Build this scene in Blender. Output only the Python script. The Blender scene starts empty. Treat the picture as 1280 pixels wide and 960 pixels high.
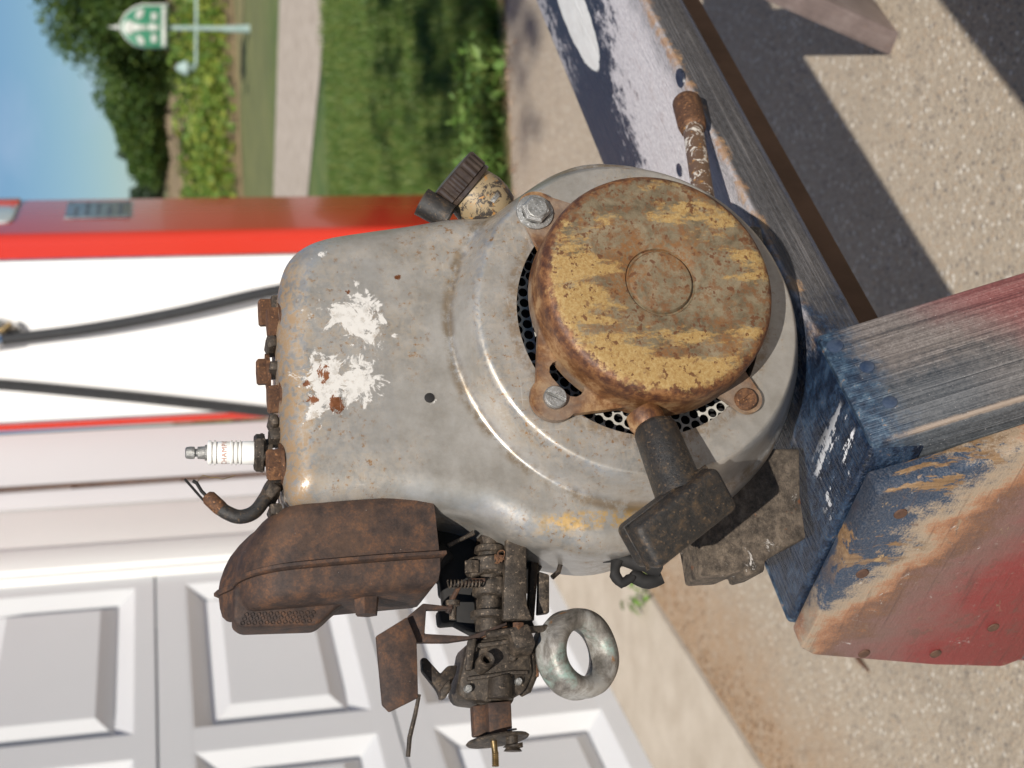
import bpy, bmesh, math, random
from mathutils import Vector, Matrix
from mathutils.geometry import tessellate_polygon
rad = math.radians
S = bpy.context.scene
COL = S.collection
# ------------------------------------------------------------------ camera, sky, sun, exposure
FPX = 1725.0; HC = 1.06; PITCH = rad(13.9); ROLL = rad(2.75)
r0 = Vector((1, 0, 0)); FW = Vector((0, math.cos(PITCH), -math.sin(PITCH))); U0 = Vector((0, math.sin(PITCH), math.cos(PITCH)))
RU = math.cos(ROLL) * r0 - math.sin(ROLL) * U0
UU = math.sin(ROLL) * r0 + math.cos(ROLL) * U0
CAM = Vector((0, 0, HC))
cd = bpy.data.cameras.new('camera'); cam = bpy.data.objects.new('camera', cd); COL.objects.link(cam)
mx = Matrix.Identity(4)
for i, a in enumerate((-UU, RU, -FW)):
    for k in range(3): mx[k][i] = a[k]
mx.translation = CAM
cam.matrix_world = mx
cd.sensor_width = 36; cd.sensor_fit = 'HORIZONTAL'; cd.lens = FPX / 1280 * 36
cd.clip_start = 0.02; cd.clip_end = 3000
cd.dof.use_dof = True; cd.dof.focus_distance = 0.86; cd.dof.aperture_fstop = 10.5
S.camera = cam
SUN_EL = rad(37.5); SUN_PHI = rad(-1.0)      # azimuth measured to the left of straight behind the camera
to_sun = Vector((-math.sin(SUN_PHI) * math.cos(SUN_EL), -math.cos(SUN_PHI) * math.cos(SUN_EL), math.sin(SUN_EL)))
W = bpy.data.worlds.new('World'); S.world = W; W.use_nodes = True
wn = W.node_tree.nodes; wl = W.node_tree.links
sky = wn.new('ShaderNodeTexSky'); sky.sky_type = 'NISHITA'; sky.sun_disc = False
sky.sun_elevation = SUN_EL; sky.sun_rotation = math.atan2(to_sun.x, to_sun.y)
sky.air_density = 1.0; sky.dust_density = 0.0; sky.ozone_density = 2.0
tc = wn.new('ShaderNodeTexCoord'); mp = wn.new('ShaderNodeMapping'); mp.inputs['Scale'].default_value = (5, 5, 11)
nz = wn.new('ShaderNodeTexNoise'); nz.inputs['Scale'].default_value = 1.4; nz.inputs['Detail'].default_value = 7
rp = wn.new('ShaderNodeValToRGB'); rp.color_ramp.elements[0].position = .55; rp.color_ramp.elements[1].position = .80
rp.color_ramp.elements[1].color = (.5, .5, .5, 1)
mxs = wn.new('ShaderNodeMixRGB'); mxs.inputs[2].default_value = (12, 11, 11.6, 1)
bg = wn['Background']; bg.inputs['Strength'].default_value = 0.05
wl.new(tc.outputs['Generated'], mp.inputs['Vector']); wl.new(mp.outputs[0], nz.inputs['Vector']); wl.new(nz.outputs['Fac'], rp.inputs[0])
wl.new(rp.outputs[0], mxs.inputs[0]); wl.new(sky.outputs[0], mxs.inputs[1]); tint = wn.new('ShaderNodeMixRGB'); tint.blend_type = 'MULTIPLY'; tint.inputs[0].default_value = 1; tint.inputs[2].default_value = (.70, .93, 1.20, 1)
wl.new(mxs.outputs[0], tint.inputs[1]); wl.new(tint.outputs[0], bg.inputs['Color'])
sd = bpy.data.lights.new('sun', 'SUN'); sd.energy = 5.0; sd.angle = rad(0.53); sd.color = (1.0, .95, .87)
so = bpy.data.objects.new('sun', sd); COL.objects.link(so)
so.rotation_euler = to_sun.to_track_quat('Z', 'Y').to_euler()
S.view_settings.view_transform = 'Standard'; S.view_settings.look = 'None'; S.view_settings.exposure = 0.12; S.view_settings.gamma = 1
S.render.engine = 'CYCLES'

# ------------------------------------------------------------------ helpers
def ray(x, y):
    u = 960 - y; v = x
    return FW + (u - 480) / FPX * RU + (640 - v) / FPX * UU
def GP(x, y, h=0.0):                 # point of a picture position on the level h
    d = ray(x, y); t = (h - HC) / d.z
    return CAM + d * t
def YP(x, y, Y):                     # point of a picture position at distance Y
    d = ray(x, y); return CAM + d * (Y / d.y)
ENG_YAW = rad(19)
EO = CAM + ray(800, 398) * 0.8625
BEAM_H = 0.652
ENG_LOC = Vector((EO.x, EO.y, BEAM_H))
RZI = Matrix.Rotation(-ENG_YAW, 3, 'Z')
def L(x, y, d):                      # engine-local point (right, depth, up)
    co = RZI @ (CAM - ENG_LOC); di = RZI @ ray(x, y)
    t = (d - co.y) / di.y
    return co + di * t
def px(n, d=0.0): return n * 0.0005 * (1 + d / 0.86)

def tag(o, label=None, cat=None, group=None, kind=None):
    if label: o['label'] = label
    if cat: o['category'] = cat
    if group: o['group'] = group
    if kind: o['kind'] = kind
    return o
def empty(name, loc, rz=0.0):
    o = bpy.data.objects.new(name, None); COL.objects.link(o); o.location = loc; o.rotation_euler = (0, 0, rz); o.empty_display_size = .1
    return o
def link(name, me, mat, parent=None):
    o = bpy.data.objects.new(name, me); COL.objects.link(o)
    if mat and not me.materials: me.materials.append(mat)
    if parent: o.parent = parent
    return o
def fin(bm, name, mat, parent=None, smooth=40):
    bmesh.ops.recalc_face_normals(bm, faces=bm.faces)
    for f in bm.faces: f.smooth = True
    me = bpy.data.meshes.new(name); bm.to_mesh(me); bm.free()
    me.set_sharp_from_angle(angle=rad(smooth))
    return link(name, me, mat, parent)
def bm_box(bm, c, s, rot=None, bev=0.0, seg=2):
    m = Matrix.Diagonal((s[0], s[1], s[2], 1))
    R = (rot.to_4x4() if rot is not None else Matrix.Identity(4))
    g = bmesh.ops.create_cube(bm, size=1, matrix=Matrix.Translation(c) @ R @ m)
    if bev > 0:
        es = list({e for v in g['verts'] for e in v.link_edges})
        bmesh.ops.bevel(bm, geom=es, offset=bev, segments=seg, affect='EDGES', profile=.5)
def bm_lathe(bm, prof, o, ax, n=32, ripple=None, up=None):
    ax = Vector(ax).normalized(); u = ax.orthogonal().normalized() if up is None else (Vector(up) - ax * Vector(up).dot(ax)).normalized()
    w = ax.cross(u); rings = []
    o = Vector(o)
    for k, (r, h) in enumerate(prof):
        if r <= 1e-6: rings.append([bm.verts.new(o + ax * h)]); continue
        ring = []
        for i in range(n):
            a = 2 * math.pi * i / n; rr = r * (ripple(k, i) if ripple else 1)
            ring.append(bm.verts.new(o + ax * h + (u * math.cos(a) + w * math.sin(a)) * rr))
        rings.append(ring)
    for A, B in zip(rings, rings[1:]):
        for i in range(n):
            j = (i + 1) % n
            if len(A) == 1 and len(B) == 1: continue
            if len(A) == 1: bm.faces.new((A[0], B[i], B[j]))
            elif len(B) == 1: bm.faces.new((A[i], A[j], B[0]))
            else: bm.faces.new((A[i], A[j], B[j], B[i]))
def bm_tube(bm, pts, r, n=10, cap=True):
    pts = [Vector(p) for p in pts]; rs = r if isinstance(r, (list, tuple)) else [r] * len(pts)
    T = []
    for i in range(len(pts)):
        a = pts[max(i - 1, 0)]; b = pts[min(i + 1, len(pts) - 1)]; T.append((b - a).normalized())
    u = T[0].orthogonal().normalized(); rings = []
    for i, p in enumerate(pts):
        u = (u - T[i] * u.dot(T[i])).normalized(); w = T[i].cross(u)
        rings.append([bm.verts.new(p + (u * math.cos(2 * math.pi * k / n) + w * math.sin(2 * math.pi * k / n)) * rs[i]) for k in range(n)])
    for A, B in zip(rings, rings[1:]):
        for i in range(n):
            j = (i + 1) % n; bm.faces.new((A[i], A[j], B[j], B[i]))
    if cap: bm.faces.new(rings[0][::-1]); bm.faces.new(rings[-1])
def spline(pts, n=8):
    pts = [Vector(p) for p in pts]; out = []
    for i in range(len(pts) - 1):
        p0 = pts[max(i - 1, 0)]; p1 = pts[i]; p2 = pts[i + 1]; p3 = pts[min(i + 2, len(pts) - 1)]
        for k in range(n):
            t = k / n
            out.append(.5 * ((2 * p1) + (p2 - p0) * t + (2 * p0 - 5 * p1 + 4 * p2 - p3) * t * t + (3 * p1 - p0 - 3 * p2 + p3) * t ** 3))
    out.append(pts[-1]); return out
def bm_prism(bm, poly, off, bev=0.0, seg=2):
    vs = [bm.verts.new(p) for p in poly]; f = bm.faces.new(vs)
    g = bmesh.ops.extrude_face_region(bm, geom=[f]); nv = [e for e in g['geom'] if isinstance(e, bmesh.types.BMVert)]
    bmesh.ops.translate(bm, verts=nv, vec=off)
    if bev > 0:
        es = list({e for v in vs + nv for e in v.link_edges})
        bmesh.ops.bevel(bm, geom=es, offset=bev, segments=seg, affect='EDGES', profile=.5, clamp_overlap=True)
def lp(pts, d): return [L(x, y, d) for x, y in pts]
def prism_px(name, pts, d0, d1, mat, parent, bev=0.001, seg=2, smooth=40):
    bm = bmesh.new(); bm_prism(bm, lp(pts, d0), Vector((0, d1 - d0, 0)), bev, seg)
    return fin(bm, name, mat, parent, smooth)
def jitter(o, amp, seed=0, scale=60):
    from mathutils import noise
    for v in o.data.vertices:
        n = noise.noise_vector(v.co * scale + Vector((seed, seed, seed))); v.co += n * amp

# ------------------------------------------------------------------ materials
class NB:
    def __init__(s, name):
        s.m = bpy.data.materials.new(name); s.m.use_nodes = True; s.t = s.m.node_tree; s.n = s.t.nodes; s.l = s.t.links
        s.b = s.n['Principled BSDF']; s.tc = s.n.new('ShaderNodeTexCoord'); s.co = s.tc.outputs['Object']
    def put(s, sock, v):
        if v is None: return
        if isinstance(v, bpy.types.NodeSocket): s.l.new(v, sock)
        elif isinstance(v, (tuple, list)) and sock.type == 'RGBA' and len(v) == 3: sock.default_value = (*v, 1)
        else: sock.default_value = v
    def map(s, scale=(1, 1, 1), rot=(0, 0, 0), loc=(0, 0, 0), co=None):
        n = s.n.new('ShaderNodeMapping'); n.inputs['Scale'].default_value = scale; n.inputs['Rotation'].default_value = rot; n.inputs['Location'].default_value = loc
        s.l.new(co or s.co, n.inputs[0]); return n.outputs[0]
    def noise(s, scale, detail=4, rough=.55, co=None, dist=0.0):
        n = s.n.new('ShaderNodeTexNoise'); n.inputs['Scale'].default_value = scale; n.inputs['Detail'].default_value = detail; n.inputs['Roughness'].default_value = rough
        n.inputs['Distortion'].default_value = dist; s.l.new(co or s.co, n.inputs[0]); return n.outputs['Fac']
    def vor(s, scale, co=None, out='Color', feature='F1'):
        n = s.n.new('ShaderNodeTexVoronoi'); n.feature = feature; n.inputs['Scale'].default_value = scale; s.l.new(co or s.co, n.inputs[0]); return n.outputs[out]
    def ramp(s, fac, *st):
        n = s.n.new('ShaderNodeValToRGB'); e = n.color_ramp.elements
        while len(e) < len(st): e.new(.5)
        for el, (p, c) in zip(e, st):
            el.position = p; el.color = (c, c, c, 1) if not isinstance(c, (tuple, list)) else (*c, 1)
        s.l.new(fac, n.inputs[0]); return n.outputs[0]
    def mix(s, fac, a, b, mode='MIX'):
        n = s.n.new('ShaderNodeMixRGB'); n.blend_type = mode; s.put(n.inputs[0], fac); s.put(n.inputs[1], a); s.put(n.inputs[2], b); return n.outputs[0]
    def math(s, op, a, b=0.0, clamp=False):
        n = s.n.new('ShaderNodeMath'); n.operation = op; n.use_clamp = clamp; s.put(n.inputs[0], a); s.put(n.inputs[1], b); return n.outputs[0]
    def sep(s, co=None):
        n = s.n.new('ShaderNodeSeparateXYZ'); s.l.new(co or s.co, n.inputs[0]); return n.outputs
    def comb(s, x, y, z):
        n = s.n.new('ShaderNodeCombineXYZ'); s.put(n.inputs[0], x); s.put(n.inputs[1], y); s.put(n.inputs[2], z); return n.outputs[0]
    def band(s, v, lo0, lo1, hi0=None, hi1=None):
        a = s.n.new('ShaderNodeMapRange'); a.interpolation_type = 'SMOOTHSTEP'; s.put(a.inputs[0], v); a.inputs[1].default_value = lo0; a.inputs[2].default_value = lo1
        if hi0 is None: return a.outputs[0]
        b = s.n.new('ShaderNodeMapRange'); b.interpolation_type = 'SMOOTHSTEP'; s.put(b.inputs[0], v); b.inputs[1].default_value = hi0; b.inputs[2].default_value = hi1; b.inputs[3].default_value = 1; b.inputs[4].default_value = 0
        return s.math('MULTIPLY', a.outputs[0], b.outputs[0])
    def bump(s, h, strength=.3, dist=.002, prev=None):
        n = s.n.new('ShaderNodeBump'); n.inputs['Strength'].default_value = strength; n.inputs['Distance'].default_value = dist; s.l.new(h, n.inputs['Height'])
        if prev: s.l.new(prev, n.inputs['Normal'])
        return n.outputs[0]
    def done(s, col, rough=.6, metal=0.0, normal=None, spec=None):
        s.put(s.b.inputs['Base Color'], col); s.put(s.b.inputs['Roughness'], rough); s.put(s.b.inputs['Metallic'], metal)
        if normal: s.l.new(normal, s.b.inputs['Normal'])
        if spec is not None: s.b.inputs['Specular IOR Level'].default_value = spec
        return s.m
def simple(name, c1, c2, scale=80, rough=.6, metal=0.0, bump=.2, dist=.0006, lo=.35, hi=.65, spec=None):
    k = NB(name); f = k.noise(scale, 6, .65)
    return k.done(k.ramp(f, (lo, c1), (hi, c2)), rough, metal, k.bump(k.noise(scale * 3, 4), bump, dist), spec)

def m_concrete():
    k = NB('exposed_concrete')
    cell = k.vor(150); d = k.vor(150, out='Distance')
    h = k.sep(cell)[0]
    stone = k.ramp(h, (0, (.12, .11, .105)), (.18, (.30, .245, .185)), (.45, (.42, .35, .265)), (.7, (.37, .27, .18)), (.88, (.48, .42, .34)), (1, (.80, .75, .66)))
    base = k.ramp(k.noise(260, 5, .7), (.36, (.25, .203, .150)), (.64, (.48, .405, .315)))
    c = k.mix(k.ramp(d, (.30, .85), (.6, .10)), base, stone)
    c = k.mix(k.ramp(k.noise(2.2, 6, .6), (.4, .0), (.75, .35)), c, (.26, .22, .17))
    fleck = k.vor(40); fh = k.sep(fleck)[1]; fd = k.vor(40, out='Distance')
    c = k.mix(k.math('MULTIPLY', k.ramp(fh, (.90, 0), (.93, 1)), k.ramp(fd, (.09, 1), (.14, 0))), c, (.74, .69, .60))
    c = k.mix(k.math('MULTIPLY', k.ramp(fh, (.06, 1), (.08, 0)), k.ramp(fd, (.08, 1), (.12, 0))), c, (.06, .055, .05))
    c = k.mix(k.ramp(k.noise(1.1, 8, .7, dist=.6), (.55, 0), (.66, .4)), c, (.17, .145, .115))
    crk = k.vor(.9, k.map((1, 1, 1)), 'Distance', 'DISTANCE_TO_EDGE'); c = k.mix(k.math('MULTIPLY', k.band(k.math('ADD', crk, k.math('MULTIPLY', k.math('SUBTRACT', k.noise(26, 5, .6), .5), .02)), .004, .002), k.ramp(k.noise(1.7, 3), (.5, 0), (.56, .5))), c, (.08, .07, .06))
    # earth washed onto the slab beside the apron joint
    o = k.sep(); wall = k.math('ADD', k.math('MULTIPLY', o[0], .923), k.math('MULTIPLY', o[1], -.386))
    near = k.band(k.math('ADD', wall, k.math('MULTIPLY', k.math('SUBTRACT', k.noise(5, 5, .6), .5), .35)), -1.28, -1.60)
    c = k.mix(k.math('MULTIPLY', near, k.ramp(k.noise(30, 6, .7), (.3, .35), (.6, .9))), c, (.33, .215, .125))
    return k.done(c, .85, 0, k.bump(k.ramp(d, (.1, 1), (.6, 0)), .45, .0025, k.bump(k.noise(320, 3), .3, .001)))
def m_apron():
    k = NB('apron_concrete')
    c = k.ramp(k.noise(9, 7, .65), (.3, (.40, .33, .25)), (.7, (.56, .49, .40)))
    c = k.mix(k.ramp(k.noise(170, 4, .7), (.35, .0), (.75, .5)), c, (.58, .52, .44))
    return k.done(c, .8, 0, k.bump(k.noise(200, 4), .25, .0015))
def m_grass_ground():
    k = NB('lawn_ground')
    c = k.ramp(k.noise(1.6, 7, .65), (.38, (.065, .115, .024)), (.5, (.12, .185, .04)), (.62, (.21, .24, .065)))
    c = k.mix(k.ramp(k.noise(60, 5, .7), (.35, 0), (.7, .55)), c, (.05, .085, .02))
    y = k.sep()[1]
    far = k.band(y, 11.5, 15)
    c = k.mix(k.math('MULTIPLY', far, .6), c, (.22, .20, .085))
    soil = k.band(k.math('ADD', y, k.math('MULTIPLY', k.noise(7, 5, .7), .5)), 4.62, 4.44)
    c = k.mix(soil, c, k.ramp(k.noise(70, 5, .7), (.3, (.14, .075, .035)), (.6, (.30, .17, .09)), (.8, (.45, .33, .22))))
    return k.done(c, .9, 0, k.bump(k.noise(45, 5), .7, .03))
M_LEAFS = {}
def m_leaf(name, c1, c2, c3):
    k = NB(name); inf = k.n.new('ShaderNodeObjectInfo')
    g = k.n.new('ShaderNodeNewGeometry')
    c = k.ramp(g.outputs['Random Per Island'], (0, c1), (.5, c2), (1, c3))
    k.done(c, .55, 0)
    t = k.n.new('ShaderNodeBsdfTranslucent'); k.l.new(c, t.inputs[0]); ms = k.n.new('ShaderNodeMixShader'); ms.inputs[0].default_value = .3
    k.l.new(k.b.outputs[0], ms.inputs[1]); k.l.new(t.outputs[0], ms.inputs[2]); k.l.new(ms.outputs[0], k.n['Material Output'].inputs[0])
    return k.m

CC0 = L(800, 394, 0)
def m_shroud():
    k = NB('worn_silver_paint'); o = k.sep(); x, y, z = o[0], o[1], o[2]
    c = k.ramp(k.noise(38, 10, .72), (.37, (.345, .324, .292)), (.5, (.415, .394, .362)), (.63, (.475, .455, .425)))
    ztop = L(350, 450, .02).z
    zt = k.math('SUBTRACT', ztop, z)                 # metres below the top of the shroud
    # paler ghost of an old decal
    a = L(378, 300, .02); b = L(500, 560, .02)
    dec = k.math('MULTIPLY', k.band(x, b.x - .0008, b.x, a.x - .012, a.x - .0112), k.band(z, b.z - .0008, b.z, a.z, a.z + .0008))
    c = k.mix(k.math('MULTIPLY', dec, .22), c, (.36, .365, .37))
    # rusty film: speckle everywhere, heavier towards the top edge and at the lower flange
    n1 = k.noise(170, 9, .78, dist=.4); n2 = k.noise(11, 5, .6)
    spot = k.ramp(k.noise(260, 7, .78), (.57, 0), (.61, 1))
    film = k.math('MULTIPLY', k.ramp(n1, (.44, 0), (.56, 1)), k.math('ADD', k.ramp(n2, (.43, .08), (.58, .72)), k.band(zt, .03, .0)), True)
    c = k.mix(k.math('MULTIPLY', film, .62), c, (.25, .17, .085))
    c = k.mix(k.math('MULTIPLY', spot, k.ramp(n2, (.44, .08), (.56, .9))), c, (.27, .135, .045))
    top = k.band(k.math('ADD', zt, k.math('MULTIPLY', k.math('SUBTRACT', k.noise(60, 6, .7), .5), .02)), .022, .004)
    c = k.mix(k.math('MULTIPLY', top, k.ramp(n1, (.42, .05), (.56, .8))), c, (.27, .165, .08))
    # ochre scuff low on the side
    p = L(765, 640, .01); sc = k.math('MULTIPLY', k.band(z, p.z - .035, p.z - .02, p.z + .03, p.z + .05), k.band(x, p.x - .008, p.x - .004, p.x + .003, p.x + .007))
    c = k.mix(k.math('MULTIPLY', sc, k.ramp(k.noise(120, 6, .75), (.45, 0), (.55, 1))), c, (.55, .36, .15))
    cx_, cz_ = CC0.x, CC0.z
    ddx = k.math('SUBTRACT', x, cx_); ddz = k.math('SUBTRACT', z, cz_); rc_ = k.math('SQRT', k.math('ADD', k.math('MULTIPLY', ddx, ddx), k.math('MULTIPLY', ddz, ddz)))
    crease = k.math('MULTIPLY', k.band(rc_, .1130, .1165, .119, .124), k.ramp(k.noise(60, 8, .78), (.42, 0), (.56, .75))); c = k.mix(crease, c, (.20, .135, .07))
    lipd = k.math('MULTIPLY', k.band(rc_, .0880, .084), k.ramp(k.noise(110, 8, .78), (.44, 0), (.56, .6))); c = k.mix(lipd, c, (.22, .14, .07))
    oil = k.ramp(k.noise(8, 9, .74, k.map((1, 1, .45))), (.53, 0), (.62, .25)); c = k.mix(oil, c, (.20, .175, .14))
    # bare white primer where paint flaked
    def blob(cx, cy, rx, ry, thr, sc=68):
        q = L(cx, cy, .02)
        dx = k.math('DIVIDE', k.math('SUBTRACT', x, q.x), px(ry)); dz = k.math('DIVIDE', k.math('SUBTRACT', z, q.z), px(rx))
        r = k.math('SQRT', k.math('ADD', k.math('MULTIPLY', dx, dx), k.math('MULTIPLY', dz, dz)))
        v = k.math('ADD', r, k.math('MULTIPLY', k.math('SUBTRACT', k.noise(sc, 9, .76, dist=.9), .5), 4.6))
        return k.band(v, thr + .03, thr)
    w = blob(448, 400, 44, 42, .58)
    for a_ in ((408, 470, 34, 44, .62), (445, 470, 34, 40, .55), (395, 395, 30, 40, .1), (395, 505, 16, 40, .35), (428, 387, 16, 18, .5), (492, 415, 14, 14, .3), (530, 470, 10, 10, -.2), (400, 315, 24, 12, .0), (545, 500, 26, 22, -.15)):
        w = k.math('MAXIMUM', w, blob(*a_))
    wn_ = k.ramp(k.noise(240, 6, .75), (.40, .35), (.5, 1)); c = k.mix(k.math('MULTIPLY', w, wn_), c, (.58, .555, .52))
    rr = blob(406, 466, 7, 14, .75, 150)
    for a_ in ((423, 501, 9, 9, .9), (392, 498, 8, 7, .7), (383, 476, 5, 5, .6), (436, 362, 5, 5, .5), (498, 343, 6, 5, .6)): rr = k.math('MAXIMUM', rr, blob(*a_, 150))
    c = k.mix(rr, c, (.18, .065, .025))
    # fine scratches
    s1 = k.noise(9, 3, .5, k.map((1, 1, 26), (0, .5, 0))); s2 = k.noise(9, 3, .5, k.map((30, 1, 1), (0, .35, 0)))
    scr = k.math('MAXIMUM', k.band(s1, .497, .5, .5, .503), k.band(s2, .497, .5, .5, .503))
    c = k.mix(k.math('MULTIPLY', scr, k.ramp(n2, (.4, 0), (.6, .55))), c, (.60, .57, .53))
    rough = k.math('ADD', .31, k.math('MULTIPLY', film, .35), True)
    bmp = k.bump(k.noise(14, 3), .22, .004, k.bump(w, -.4, .0004, k.bump(k.noise(420, 3), .12, .0004)))
    met = k.math('MULTIPLY', k.math('SUBTRACT', 1.0, k.math('MAXIMUM', w, k.math('MULTIPLY', film, .6)), True), .6)
    return k.done(c, rough, met, bmp)
def m_cup():
    k = NB('rusted_starter_paint'); q = C_FACE; o = k.sep(); x, y, z = o[0], o[1], o[2]
    dx = k.math('SUBTRACT', x, q.x); dz = k.math('SUBTRACT', z, q.z)
    r = k.math('SQRT', k.math('ADD', k.math('MULTIPLY', dx, dx), k.math('MULTIPLY', dz, dz)))
    n = k.noise(42, 9, .75, dist=.5); nf = k.noise(420, 6, .75); nm = k.noise(150, 7, .75); nb = k.noise(18, 4, .6)
    c = k.ramp(n, (.38, (.105, .080, .048)), (.49, (.18, .142, .088)), (.62, (.25, .195, .122)))
    c = k.mix(k.ramp(nm, (.49, 0), (.58, .85)), c, (.17, .078, .032))
    c = k.mix(k.math('MULTIPLY', k.ramp(k.noise(24, 6, .7), (.50, 0), (.57, .9)), k.ramp(nf, (.42, .1), (.54, 1))), c, (.22, .10, .034))
    dirc = k.math('ADD', k.math('MULTIPLY', dz, 10.0), k.math('MULTIPLY', dx, -7.0))
    streak = k.noise(15, 7, .68, k.map((3.4, 1, 1.0), (0, rad(20), 0)))
    rim = k.band(r, .012, .062)
    yel = k.math('ADD', k.math('ADD', k.math('MULTIPLY', rim, .50), k.math('MULTIPLY', dirc, .33)), k.math('MULTIPLY', k.math('SUBTRACT', streak, .5), 3.6))
    ym = k.ramp(k.math('ADD', yel, k.math('MULTIPLY', k.math('SUBTRACT', nm, .5), .8)), (.41, 0), (.60, .92))
    c = k.mix(k.math('MULTIPLY', ym, k.ramp(nm, (.56, 1), (.62, .2))), c, k.ramp(nf, (.38, (.31, .18, .06)), (.49, (.38, .24, .085)), (.60, (.44, .305, .13))))
    pit = k.ramp(k.noise(230, 4, .6), (.60, 0), (.63, .9)); c = k.mix(pit, c, (.12, .048, .02))
    sh = k.band(k.math('ADD', r, k.math('MULTIPLY', k.math('SUBTRACT', k.noise(120, 7, .75), .5), .026)), .0668, .0712)
    c = k.mix(sh, c, k.ramp(nm, (.40, (.065, .026, .015)), (.5, (.13, .052, .022)), (.62, (.26, .12, .045))))
    yy = k.math('ADD', y, k.math('MULTIPLY', k.math('SUBTRACT', k.noise(75, 7, .75), .5), .024))
    wall = k.band(yy, -.027, -.018)
    c = k.mix(wall, c, k.ramp(k.noise(65, 8, .75), (.38, (.075, .030, .014)), (.49, (.17, .073, .026)), (.62, (.34, .205, .10))))
    grey = k.math('MULTIPLY', k.band(y, -.0105, -.004), k.ramp(nb, (.46, 0), (.58, .75))); c = k.mix(grey, c, k.ramp(nm, (.3, (.17, .12, .085)), (.7, (.30, .255, .21))))
    return k.done(c, k.ramp(n, (.3, .38), (.7, .62)), .2, k.bump(nm, .45, .0008, k.bump(nf, .35, .0004, k.bump(nb, .3, .004))))
C_FACE = L(827, 352, -.033)
def m_beam():
    k = NB('oversprayed_plank'); o = k.sep(); x, y, z = o[0], o[1], o[2]       # x along, y across (0 front arris), z up
    g = k.noise(1, 5, .6, k.map((7, 380, 380))); n = k.noise(9, 8, .72, k.map((1, 1.6, 1))); nf = k.noise(420, 6, .8, k.map((.4, 1, 1))); nm = k.noise(85, 8, .78, k.map((.4, 1, 1)))
    white = k.ramp(nf, (.3, (.30, .275, .295)), (.5, (.50, .47, .48)), (.7, (.68, .65, .65)))
    white = k.mix(k.ramp(nm, (.55, 0), (.66, .6)), white, (.33, .26, .25))
    navy = k.ramp(nf, (.35, (.006, .007, .012)), (.55, (.022, .026, .045)), (.72, (.10, .11, .14)))
    yb = k.math('ADD', y, k.math('MULTIPLY', k.math('SUBTRACT', n, .5), .12)); yb = k.math('ADD', yb, k.math('MULTIPLY', k.math('SUBTRACT', nm, .5), .22)); yb = k.math('ADD', yb, k.math('MULTIPLY', k.math('SUBTRACT', nf, .5), .10))
    xb = k.math('ADD', x, k.math('MULTIPLY', k.math('SUBTRACT', nm, .5), .16))
    lim = k.math('SUBTRACT', k.math('SUBTRACT', yb, k.math('MULTIPLY', k.math('SUBTRACT', .62, x), .30)), .058)
    dark = k.math('MULTIPLY', k.band(lim, -.008, .022), k.band(xb, .34, .44))
    c = k.mix(dark, white, navy)
    back = k.math('MULTIPLY', k.band(yb, .165, .185), k.band(xb, .62, .70)); c = k.mix(k.math('MULTIPLY', back, .7), c, white)
    ex = k.math('DIVIDE', k.math('SUBTRACT', x, .695), .105); ey = k.math('DIVIDE', k.math('SUBTRACT', y, .112), .026)
    er = k.math('ADD', k.math('ADD', k.math('MULTIPLY', ex, ex), k.math('MULTIPLY', ey, ey)), k.math('MULTIPLY', k.math('SUBTRACT', nm, .5), .7))
    c = k.mix(k.band(er, 1.06, .98), c, k.ramp(nm, (.35, (.62, .60, .57)), (.6, (.74, .73, .70))))
    chip = k.ramp(k.noise(120, 7, .8, k.map((.35, 1, 1))), (.655, 0), (.67, 1)); c = k.mix(k.math('MULTIPLY', chip, k.band(y, .115, .05)), c, (.035, .04, .065))
    # weathered front face, blackened by overspray
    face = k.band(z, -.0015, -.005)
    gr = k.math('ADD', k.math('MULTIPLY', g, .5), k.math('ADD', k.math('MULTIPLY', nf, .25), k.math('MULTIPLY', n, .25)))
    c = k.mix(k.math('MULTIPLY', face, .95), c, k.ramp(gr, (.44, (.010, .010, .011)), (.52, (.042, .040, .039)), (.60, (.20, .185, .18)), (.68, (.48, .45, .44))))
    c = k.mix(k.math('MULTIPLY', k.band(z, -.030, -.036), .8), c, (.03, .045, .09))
    fn = k.math('MULTIPLY', k.band(k.math('ADD', y, k.math('MULTIPLY', k.math('SUBTRACT', nm, .5), .08)), .030, .006), k.ramp(nf, (.42, .15), (.56, .9)))
    c = k.mix(k.math('MULTIPLY', fn, .75), c, (.075, .072, .075))
    ar = k.math('MULTIPLY', k.band(k.math('ADD', k.math('SUBTRACT', y, z), k.math('MULTIPLY', k.math('SUBTRACT', k.noise(30, 8, .78), .5), .045)), .008, .003), k.ramp(k.noise(19, 5, .65), (.46, 0), (.54, 1)))
    c = k.mix(k.math('MULTIPLY', ar, .8), c, k.ramp(nm, (.35, (.24, .12, .055)), (.65, (.40, .25, .13))))
    bl = k.band(k.math('ADD', xb, k.math('MULTIPLY', k.math('SUBTRACT', n, .5), .2)), .155, .085)
    bc = k.ramp(k.noise(75, 9, .8, k.map((1, .6, 1), (0, 0, .5))), (.38, (.004, .006, .012)), (.50, (.010, .020, .042)), (.60, (.030, .055, .095)), (.655, (.07, .06, .06)), (.67, (.30, .165, .075)))
    c = k.mix(bl, c, bc)
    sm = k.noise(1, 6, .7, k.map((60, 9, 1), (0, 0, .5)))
    white_streak = k.math('MULTIPLY', k.ramp(k.math('ADD', k.math('MULTIPLY', sm, .6), k.math('MULTIPLY', nm, .4)), (.535, 0), (.55, 1)), k.math('MULTIPLY', k.band(x, .055, .03), k.band(y, .005, .012, .06, .085)))  # white streaks on the top face near the plank end
    c = k.mix(k.math('MULTIPLY', white_streak, k.band(z, -.004, -.001)), c, (.70, .70, .72))
    rg = k.mix(bl, k.ramp(nf, (.3, .34), (.7, .62)), (.16, .16, .16))
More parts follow.
